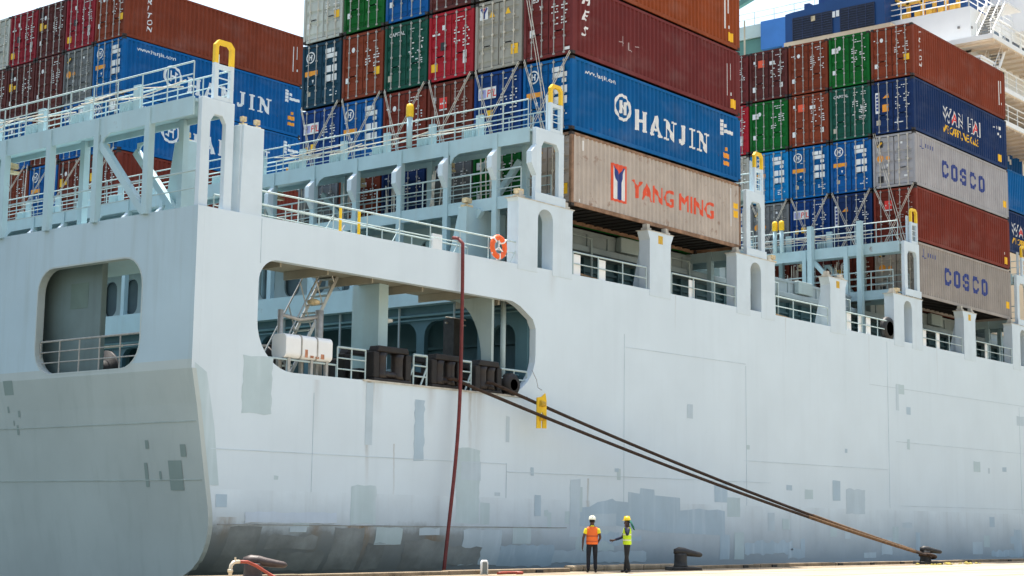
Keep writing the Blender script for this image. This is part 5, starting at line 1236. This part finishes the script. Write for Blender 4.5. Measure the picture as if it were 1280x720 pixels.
# ------------------------------------------------------------------ lifebuoy, hoses, ropes, rat guard
lb = thing('lifebuoy', 'orange lifebuoy with white straps hung on the white deck rail', 'lifebuoy', (-4.62, YS-0.02, -2.28))
b = MB(); n1, n2 = 28, 10; rings = []
for i in range(n1):
    a = 2*math.pi*i/n1; rings.append([b.bm.verts.new(((0.34+0.10*math.cos(t))*math.cos(a), 0.08*math.sin(t), (0.34+0.10*math.cos(t))*math.sin(a))) for t in [2*math.pi*k/n2 for k in range(n2)]])
for i in range(n1):
    for k in range(n2):
        f = b.bm.faces.new((rings[i][k], rings[(i+1) % n1][k], rings[(i+1) % n1][(k+1) % n2], rings[i][(k+1) % n2])); f.smooth = True
b.build('float_ring', ORANGE, lb)
b = MB()
for a in (90, 215, 325): 
    ca, sa = math.cos(rad(a)), math.sin(rad(a)); b.bar((0, -0.02, 0), (0.46*ca, -0.02, 0.46*sa), 0.035, 0.03, up=(0,1,0))
for a in (40, 140, 270): 
    ca, sa = math.cos(rad(a)), math.sin(rad(a)); b.bar((0.235*ca, -0.0, 0.235*sa), (0.445*ca, -0.0, 0.445*sa), 0.05, 0.175, up=(0,1,0))
b.build('strap', WHITE, lb)
def cable(name, pts, r, m, label, cat, n=8, group=None):
    b = MB(); b.pipe(pts, r, n); o = b.build(name, m); tag(o, label, cat, group); return o
hp = [(-6.62, 0.05, -2.2), (-6.63, -0.2, -2.25), (-6.65, -0.42, -2.45), (-6.68, -0.46, -3.2)]
hp += [(-6.68-1.22*t**1.8-0.03*math.sin(t*9), -0.46-0.45*t, -3.2-10.6*t) for t in [k/16 for k in range(1, 17)]]
cable('rubber_hose', hp, 0.062, HOSE, 'long dark red hose hanging down the ship side from the stern rail', 'hose', 10)
def bez(p, q, sag, n=26):
    p, q = Vector(p), Vector(q); return [tuple(p.lerp(q, t/n)-Vector((0,0,sag*4*(t/n)*(1-t/n)))) for t in range(n+1)]
BOL = (19.31, -5.0, ZQ)
ropeA = bez((-6.98, YS-0.16, -7.12), (19.15, -5.12, ZQ+0.36), 0.28); ropeB = bez((-5.02, YS-0.16, -7.10), (19.2, -4.9, ZQ+0.44), 0.28)
cable('mooring_rope', [(-7.6, 1.8, -6.7), (-7.15, 0.3, -7.02)]+ropeA, 0.058, ROPE, 'lower dark mooring rope, from the middle square fairlead down to the far bollard', 'rope', 8)
cable('mooring_rope', [(-5.6, 1.8, -6.7), (-5.18, 0.3, -7.0)]+ropeB, 0.058, ROPE, 'upper dark mooring rope, from the forward square fairlead down to the far bollard', 'rope', 8)
def chafe(rp, t0, t1, off, lab):
    k0, k1 = int(t0*26), int(t1*26)
    return cable('chafe_sleeve', [(p[0], p[1]-0.02, p[2]+off) for p in rp[k0:k1+1]], 0.068, ROPEY, lab, 'rope sleeve', 8)
chafe(ropeA, 0.70, 0.99, 0.0, 'worn tan covering on the last stretch of the lower mooring rope'); chafe(ropeB, 0.72, 0.99, 0.0, 'worn tan covering on the last stretch of the upper mooring rope')
# yellow rat guard clamped round both ropes just outside the ship
def on_rope(rp, x):
    for a, c in zip(rp, rp[1:]):
        if a[0] <= x <= c[0]: t = (x-a[0])/(c[0]-a[0]); return Vector(a).lerp(Vector(c), t)
pa, pb_ = on_rope(ropeA, -2.95), on_rope(ropeB, -2.95)
rg = thing('rat_guard', 'yellow rat guard clamped on the two mooring ropes below the side opening', 'rat guard', tuple((pa+pb_)/2))
b = MB(); h_ = (pb_.z-pa.z)/2
b.prism([(-0.34, -0.80), (-0.06, -0.80), (-0.06, -0.1), (0.06, -0.1), (0.06, -0.80), (0.32, -0.80), (0.30, 0.45), (0.22, 0.78), (-0.02, 0.62), (-0.34, 0.58)], 'x', -0.03, 0.03)
for v in b.bm.verts: v.co = Vector((v.co.y*0.44+v.co.x*0.3, v.co.y*-0.3+v.co.x, v.co.z*0.78))
b.build('guard_plate', YEL, rg)
b = MB(); b.tube((-0.1, 0, h_), (0.1, -0.04, h_-0.02), 0.11, 10); b.tube((-0.1, 0.02, -h_), (0.1, -0.02, -h_-0.02), 0.11, 10); b.build('clamp', YELD, rg)
gz = rg.location
cable('tether_line', [(-2.7, YS-0.05, -6.45), (-2.62, YS-0.2, -6.8), (-2.72, (YS+gz.y)/2, -7.1), (gz.x, gz.y, gz.z+0.72)], 0.014, GALV, 'thin line from the side opening down to the yellow rat guard', 'line', 5)

# ------------------------------------------------------------------ bollards on the quay
def bollard(x, y, label, m, rz=0.0, base=True):
    t = thing('bollard', label, 'bollard', (x, y, ZQ), -0.6, 'iron bollards along the quay edge')
    b = MB(); b.prism([(-0.58, 0.0), (0.56, 0.0), (0.52, 0.13), (-0.54, 0.13)], 'y', -0.36, 0.36); b.build('base_plate', m, t, bevel=0.03)
    b = MB(); b.lathe([(0.27, 0.131), (0.235, 0.18), (0.22, 0.35), (0.22, 0.52), (0.21, 0.58)], (-0.12, 0, 0), 20); b.build('post', m, t)
    b = MB(); b.pipe([(-0.34, 0, 0.56), (-0.30, 0, 0.615), (-0.18, 0, 0.645), (0.0, 0, 0.635), (0.2, 0, 0.60), (0.42, 0, 0.565), (0.60, 0, 0.54), (0.66, 0, 0.535), (0.69, 0, 0.535)], [0.05, 0.13, 0.155, 0.145, 0.12, 0.10, 0.085, 0.06, 0.02], 14); b.build('horn_head', m, t)
    return t
bollard(-21.4, -7.0, 'rusty brown bollard beside the red hose and standpipe', mat('bollard_brown', (0.05, 0.034, 0.03), 0.5, var=0.3, scale=4, rust=0.1, bump=0.3)).scale = (1, 1, 0.9)
bollard(0.0, -5.0, 'dark bollard with a horn head, beside the two dockers', BLACK)
bollard(BOL[0], BOL[1], 'far black bollard with the mooring ropes looped round it', BLACK)
cable('rope_eye', [(BOL[0]+0.33*math.cos(a), BOL[1]+0.33*math.sin(a), ZQ+0.36-0.08*math.cos(a)) for a in [2*math.pi*k/20 for k in range(21)]], 0.07, ROPE, 'rope eye lying round the far black bollard', 'rope', 8)
# standpipe and red hoses at the kerb
hy = thing('water_standpipe', 'pale bent water standpipe at the quay edge near the stern bollard', 'standpipe', (-22.7, -7.5, ZQ))
b = MB(); b.pipe([(0, 0, 0), (0, 0, 0.40), (0.02, 0, 0.5), (0.08, 0, 0.56), (0.16, 0, 0.58), (0.26, 0, 0.58)], 0.045, 10); b.lathe([(0.06, 0.34), (0.065, 0.38), (0.06, 0.41)], (0, 0, 0), 10); b.tube((0.14, 0, 0.58), (0.14, 0, 0.68), 0.025, 6); b.build('pipe', mat('brass_pale', (0.62, 0.52, 0.38), 0.4, metal=0.4, var=0.2), hy)
cable('water_hose', [(-22.46, -7.5, ZQ+0.58), (-22.2, -7.52, ZQ+0.57), (-21.95, -7.55, ZQ+0.48), (-21.7, -7.65, ZQ+0.32), (-21.5, -7.9, ZQ+0.14), (-21.4, -8.3, ZQ+0.06), (-21.5, -9.5, ZQ+0.05), (-22.2, -12.0, ZQ+0.05)], 0.038, HOSER, 'orange red water hose curving down from the standpipe', 'hose', 9)
st = thing('hose_post', 'small pale grey frame standing at the quay edge near the hanging hose', 'post', (-10.1, -4.5, ZQ))
b = MB(); b.pipe([(-0.13, 0, 0), (-0.13, 0, 0.36), (-0.10, 0, 0.40), (0.10, 0, 0.40), (0.13, 0, 0.36), (0.13, 0, 0)], 0.035, 8); b.build('frame', WHITE, st)
b = MB(); b.box(-0.11, 0.11, -0.03, 0.03, 0.02, 0.36); b.build('panel', mat('post_panel', (0.16, 0.18, 0.17), 0.6), st)
cable('water_hose', [(-9.75, -4.75, ZQ+0.04), (-9.5, -4.7, ZQ+0.05), (-9.2, -4.66, ZQ+0.05), (-8.9, -4.7, ZQ+0.05), (-8.75, -4.85, ZQ+0.05), (-8.9, -5.0, ZQ+0.05), (-9.2, -5.02, ZQ+0.05)], 0.045, HOSER, 'orange red hose lying along the kerb by the small grey frame', 'hose', 9)

def explode(o):
    """each loose piece of a mesh becomes an object of its own, same name, parent and materials"""
    me = o.data; bm = bmesh.new(); bm.from_mesh(me); seen = set(); parts = []
    for f in bm.faces:
        if f in seen: continue
        grp = []; st_ = [f]; seen.add(f)
        while st_:
            g = st_.pop(); grp.append(g)
            for v in g.verts:
                for h_ in v.link_faces:
                    if h_ not in seen: seen.add(h_); st_.append(h_)
        parts.append([[(tuple(v.co)) for v in g.verts] for g in grp])
    bm.free()
    if len(parts) < 2: return
    base = o.name.split('.')[0]
    for i, fs in enumerate(parts):
        b2 = bmesh.new(); vm = {}
        for f in fs: b2.faces.new([vm.setdefault(p, None) or vm.__setitem__(p, b2.verts.new(p)) or vm[p] for p in f])
        m2 = bpy.data.meshes.new(base); b2.to_mesh(m2); b2.free()
        for k in me.materials: m2.materials.append(k)
        if i == 0: o.data = m2
        else:
            c2 = o.copy(); c2.data = m2; COL.objects.link(c2)
for o in [o for o in COL.objects if o.type == 'MESH' and o.name.split('.')[0] in ('junction_box', 'yellow_stanchion', 'rail_panel', 'roof_fan_housing', 'placard', 'sticker', 'stand', 'plate', 'small_vent', 'deck_lamp', 'small_pipe', 'yellow_mark', 'rust_spot', 'deckhouse_stiffener', 'winch_brake', 'window', 'white_notice')]: explode(o)
for o in COL.objects:
    if o.type == 'MESH' and o.name.split('.')[0] in ('marking', 'chalk_mark', 'small_print'): o['kind'] = 'stuff'

# ------------------------------------------------------------------ the two dockers
def skin(name, verts, edges, radii, m, parent, sub=2, root=0):
    """grow one continuous surface round a skeleton of edges"""
    me = bpy.data.meshes.new(name); me.from_pydata(verts, edges, [])
    o = bpy.data.objects.new(name, me); COL.objects.link(o)
    o.modifiers.new('skin', 'SKIN').use_smooth_shade = True
    for i, r in enumerate(radii):
        d = me.skin_vertices[0].data[i]; d.radius = r if isinstance(r, tuple) else (r, r); d.use_root = i == root
    s = o.modifiers.new('sub', 'SUBSURF'); s.levels = sub; s.render_levels = sub
    bpy.context.view_layer.update()
    m2 = bpy.data.meshes.new_from_object(o.evaluated_get(bpy.context.evaluated_depsgraph_get()))
    bpy.data.objects.remove(o)
    for p in m2.polygons: p.use_smooth = True
    return obj(name, m2, m, parent)
class Sk:
    def __init__(s): s.v = []; s.e = []; s.r = []
    def add(s, p, r, par=None):
        s.v.append(tuple(p)); s.r.append(r); i = len(s.v)-1
        if par is not None: s.e.append((par, i))
        return i
    def chain(s, pts, par):
        for p, r in pts: par = s.add(p, r, par)
        return par
def loft(name, rings, m, parent, n=18, cap=True):
    """rings: (cx, cy, z, rx, ry)"""
    b = MB(); R_ = []
    for cx, cy, z, rx, ry in rings: R_.append([b.bm.verts.new((cx+rx*math.cos(2*math.pi*k/n), cy+ry*math.sin(2*math.pi*k/n), z)) for k in range(n)])
    for A, B in zip(R_, R_[1:]):
        for k in range(n): f = b.bm.faces.new((A[k], A[(k+1) % n], B[(k+1) % n], B[k])); f.smooth = True
    if cap: b.bm.faces.new(R_[0][::-1]); b.bm.faces.new(R_[-1])
    return b.build(name, m, parent)
SKIN_D = mat('dark_skin', (0.075, 0.036, 0.022), 0.5, var=0.1, scale=6)
TROUS = mat('black_trousers', (0.012, 0.013, 0.018), 0.85, var=0.3, scale=8, bump=0.3)
TROUG = mat('charcoal_trousers', (0.022, 0.023, 0.024), 0.85, var=0.3, scale=8, bump=0.3)
SHOE = mat('dark_boot', (0.012, 0.01, 0.009), 0.6)
def person(label, loc, rz, joints, cols, cloth=False):
    P = thing('person', label, 'person', loc, rz, 'dockers standing on the quay')
    L, Rr = joints['L'], joints['R']
    s = Sk()
    pel = s.add((0, 0, .93), (.13, .10)); sp = s.add((0, 0.005, 1.12), (.125, .095), pel); ch = s.add((0, 0, 1.33), (.15, .11), sp)
    nk = s.add((0, -0.01, 1.475), .055, ch); hd0 = s.add((0, .015, 1.565), (.068, .078), nk); hd1 = s.add((0, .01, 1.655), (.078, .092), hd0); s.add((0, 0, 1.72), .06, hd1)
    s.add((0, .112, 1.60), .012, hd0)
    hands = []
    for sg, arm in ((-1, L), (1, Rr)):
        a = s.add((sg*.175, 0, 1.405), .062, ch); a = s.add(arm['elbow'], .042, a); a = s.add(arm['wrist'], .027, a)
        w = Vector(arm['wrist']); d = Vector(arm['hand']).normalized(); side = Vector(arm['side']).normalized()
        palm = s.add(w+d*.065, (.036, .022), a)
        nrm = d.cross(side).normalized()*arm.get('curl', 1)
        for k, (off, ln) in enumerate(((-.026, .062), (-.009, .074), (.009, .07), (.026, .056))):
            b0 = w+d*.10+side*off
            s.chain([(b0, .0095), (b0+d*ln*.5+nrm*.008, .0088), (b0+d*ln*.85+nrm*.028, .0075)], palm)
        s.chain([(w+d*.05-side*.04, .0105), (w+d*.085-side*.055+nrm*.01, .0095), (w+d*.11-side*.05+nrm*.02, .008)], palm)
    for leg in joints['legs']:
        h = s.add(leg[0], .085, pel); k = s.add(leg[1], .055, h); s.add(leg[2], .038, k)
    skin('body', s.v, s.e, s.r, SKIN_D, P)
    # trousers
    s = Sk(); pel = s.add((0, 0, .95), (.155, .118)); s.add((0, 0, 1.05), (.15, .115), pel)
    for leg in joints['legs']:
        h = s.add(leg[0], .098, pel); mid = Vector(leg[0]).lerp(Vector(leg[1]), .5); q = s.add(mid, .088, h); k = s.add(leg[1], .07, q)
        mid = Vector(leg[1]).lerp(Vector(leg[2]), .5); q = s.add(mid, .068, k); s.add(Vector(leg[2])+Vector((0, 0, -0.01)), .062, q)
    skin('trousers', s.v, s.e, s.r, cols['trousers'], P)
    for leg in joints['legs']:
        an = Vector(leg[2]); t = Vector(leg[3]); s = Sk()
        a = s.add((an.x, an.y, .10), .052); q = s.add((an.x-(t.x-an.x)*.25, an.y-(t.y-an.y)*.25, .045), .042, a); q = s.add(((an.x+t.x)/2, (an.y+t.y)/2, .05), .046, a); s.add((t.x, t.y, .038), .036, q)
        skin('boot', s.v, s.e, s.r, SHOE, P, 1)
    # shirt sleeves
    for sg, arm, frac in ((-1, L, cols.get('sleeveL', 1.0)), (1, Rr, cols.get('sleeveR', 1.0))):
        sh, el, wr = Vector((sg*.165, 0, 1.41)), Vector(arm['elbow']), Vector(arm['wrist']); s = Sk()
        a = s.add(sh, .078)
        if frac < 1.0: a = s.add(sh.lerp(el, .5), .068, a); s.add(sh.lerp(el, frac), .064, a)
        else: a = s.add(sh.lerp(el, .5), .062, a); a = s.add(el, .055, a); s.add(el.lerp(wr, .95), .042, a)
        skin('sleeve', s.v, s.e, s.r, cols['shirt'], P)
    loft('collar', [(0, -.005, 1.44, .10, .085), (0, -.008, 1.49, .072, .07), (0, -.008, 1.505, .068, .066)], cols['shirt'], P)
    # vest, with two reflective bands lying on it
    V = [(0, 0, .90, .185, .135), (0, 0, .93, .19, .14), (0, 0.004, 1.05, .186, .135), (0, .006, 1.18, .186, .135), (0, .004, 1.30, .198, .138), (0, 0, 1.38, .205, .128), (0, -.002, 1.43, .175, .11), (0, -.005, 1.465, .105, .088)]
    loft('vest', V, cols['vest'], P)
    for z in cols['bands']: loft('reflective_band', [(0, 0.005, z, .1935, .1425), (0, .005, z+.045, .1935, .1425)], cols['band'], P, cap=False)
    # helmet, hair, face
    b = MB(); pr = [(.001, .128), (.05, .12), (.085, .098), (.108, .06), (.115, .0), (.118, -.012)]
    b.lathe(pr, (0, 0, 0), 22); b.prism([(-.085, .085), (.085, .085), (.07, .15), (.03, .168), (-.03, .168), (-.07, .15)], 'z', -.012, -.002)
    b.box(-.012, .012, -.10, .10, .095, .128)
    h = b.build('hard_hat', cols['hat'], P, (0, .008, 1.69)); h.rotation_euler = (rad(-4), 0, 0)
    loft('hair', [(0, -.012, 1.60, .066, .072), (0, -.008, 1.64, .083, .090), (0, 0, 1.688, .088, .10)], mat('black_hair', (0.01, 0.008, 0.007), 0.8), P)
    for sg in (-1, 1):
        b = MB(); b.lathe([(.004, -.006), (.02, -.004), (.026, .004), (.012, .01)], (0, 0, 0), 10, 'x'); b.build('ear', SKIN_D, P, (sg*.083, .005, 1.61))
        b = MB(); b.lathe([(.001, -.006), (.012, 0), (.001, .006)], (0, 0, 0), 8, 'y'); b.build('eye', mat('eye_white', (0.5, 0.47, 0.42), 0.3), P, (sg*.032, .092, 1.635))
    b = MB(); b.box(-.024, .024, .086, .094, 1.555, 1.565); b.build('mouth', mat('lip', (0.12, 0.04, 0.03), 0.5), P)
    return P
VESTO = mat('orange_vest', (0.85, 0.16, 0.025), 0.75, var=0.08, scale=6, bump=0.3)
VESTY = mat('lime_vest', (0.58, 0.80, 0.02), 0.75, var=0.08, scale=6, bump=0.3)
SHY = mat('yellow_shirt', (0.80, 0.66, 0.02), 0.8, var=0.08, scale=6)
SHN = mat('navy_shirt', (0.012, 0.018, 0.05), 0.8, var=0.15, scale=6)
BANDO = mat('orange_band', (0.55, 0.09, 0.02), 0.5); BANDY = mat('pale_band', (0.78, 0.80, 0.45), 0.4)
person('docker in orange vest, yellow sleeves and white hard hat, back turned, facing the hull', (-5.34, -5.0, ZQ), -0.885,
       dict(L=dict(elbow=(-.285, -.05, 1.10), wrist=(-.30, .02, .84), hand=(-.05, .1, -1), side=(.15, 1, 0)), R=dict(elbow=(.265, -.06, 1.12), wrist=(.19, .16, .95), hand=(-.6, .6, -.5), side=(0.4, .6, .3)),
            legs=[((-.095, 0, .90), (-.115, .015, .49), (-.12, -.02, .09), (-.16, .13, .03)), ((.095, 0, .90), (.105, .02, .49), (.11, -.01, .09), (.14, .14, .03))]),
       dict(trousers=TROUS, shirt=SHY, vest=VESTO, band=BANDO, bands=(.97, 1.14), hat=mat('white_hat', (0.82, 0.80, 0.62), 0.35, var=0.03), sleeveL=.62, sleeveR=.62))
p2 = person('docker in lime vest and yellow hard hat, phone at the ear, one hand held out', (-4.24, -5.6, ZQ), math.atan2(0.774, -0.633)-math.pi/2+0.12,
       dict(L=dict(elbow=(-.31, .06, 1.20), wrist=(-.17, .10, 1.48), hand=(.25, -.15, 1), side=(0, 1, .2)), R=dict(elbow=(.26, .10, 1.14), wrist=(.22, .38, 1.04), hand=(0, 1, -.12), side=(0, .2, 1)),
            legs=[((-.095, 0, .90), (-.10, .04, .49), (-.11, -.04, .09), (-.14, .11, .03)), ((.095, 0, .90), (.10, .0, .49), (.10, .05, .09), (.12, .20, .03))]),
       dict(trousers=TROUG, shirt=SHN, vest=VESTY, band=BANDY, bands=(1.02, 1.20), hat=mat('yellow_hat', (0.85, 0.60, 0.02), 0.35, var=0.03)))
b = MB()
A = [b.bm.verts.new(p) for p in ((-.09, -.03, 1.68), (-.06, -.10, 1.69), (.02, -.12, 1.69), (.08, -.09, 1.68))]; B = [b.bm.verts.new(p) for p in ((-.12, -.13, 1.52), (-.07, -.20, 1.50), (.02, -.22, 1.50), (.10, -.16, 1.52))]; C_ = [b.bm.verts.new(p) for p in ((-.10, -.22, 1.38), (-.06, -.25, 1.36), (.02, -.26, 1.37), (.09, -.22, 1.39))]
for X_, Y_ in ((A, B), (B, C_)):
    for k in range(3): f = b.bm.faces.new((X_[k], X_[k+1], Y_[k+1], Y_[k])); f.smooth = True
sc_ = b.build('neck_cloth', mat('green_cloth', (0.01, 0.12, 0.09), 0.8, var=0.2, scale=8), p2); sm = sc_.modifiers.new('s', 'SOLIDIFY'); sm.thickness = 0.012
ph = thing('mobile_phone', 'small black phone held to the ear of the docker in the lime vest', 'phone')
b = MB(); b.box(-.006, .006, -.03, .03, -.065, .065); b.build('case', BLACK, ph)
ph.matrix_world = Matrix.Translation((-4.24, -5.6, ZQ)) @ Matrix.Rotation(p2.rotation_euler.z, 4, 'Z') @ Matrix.Translation((-.112, .03, 1.585))
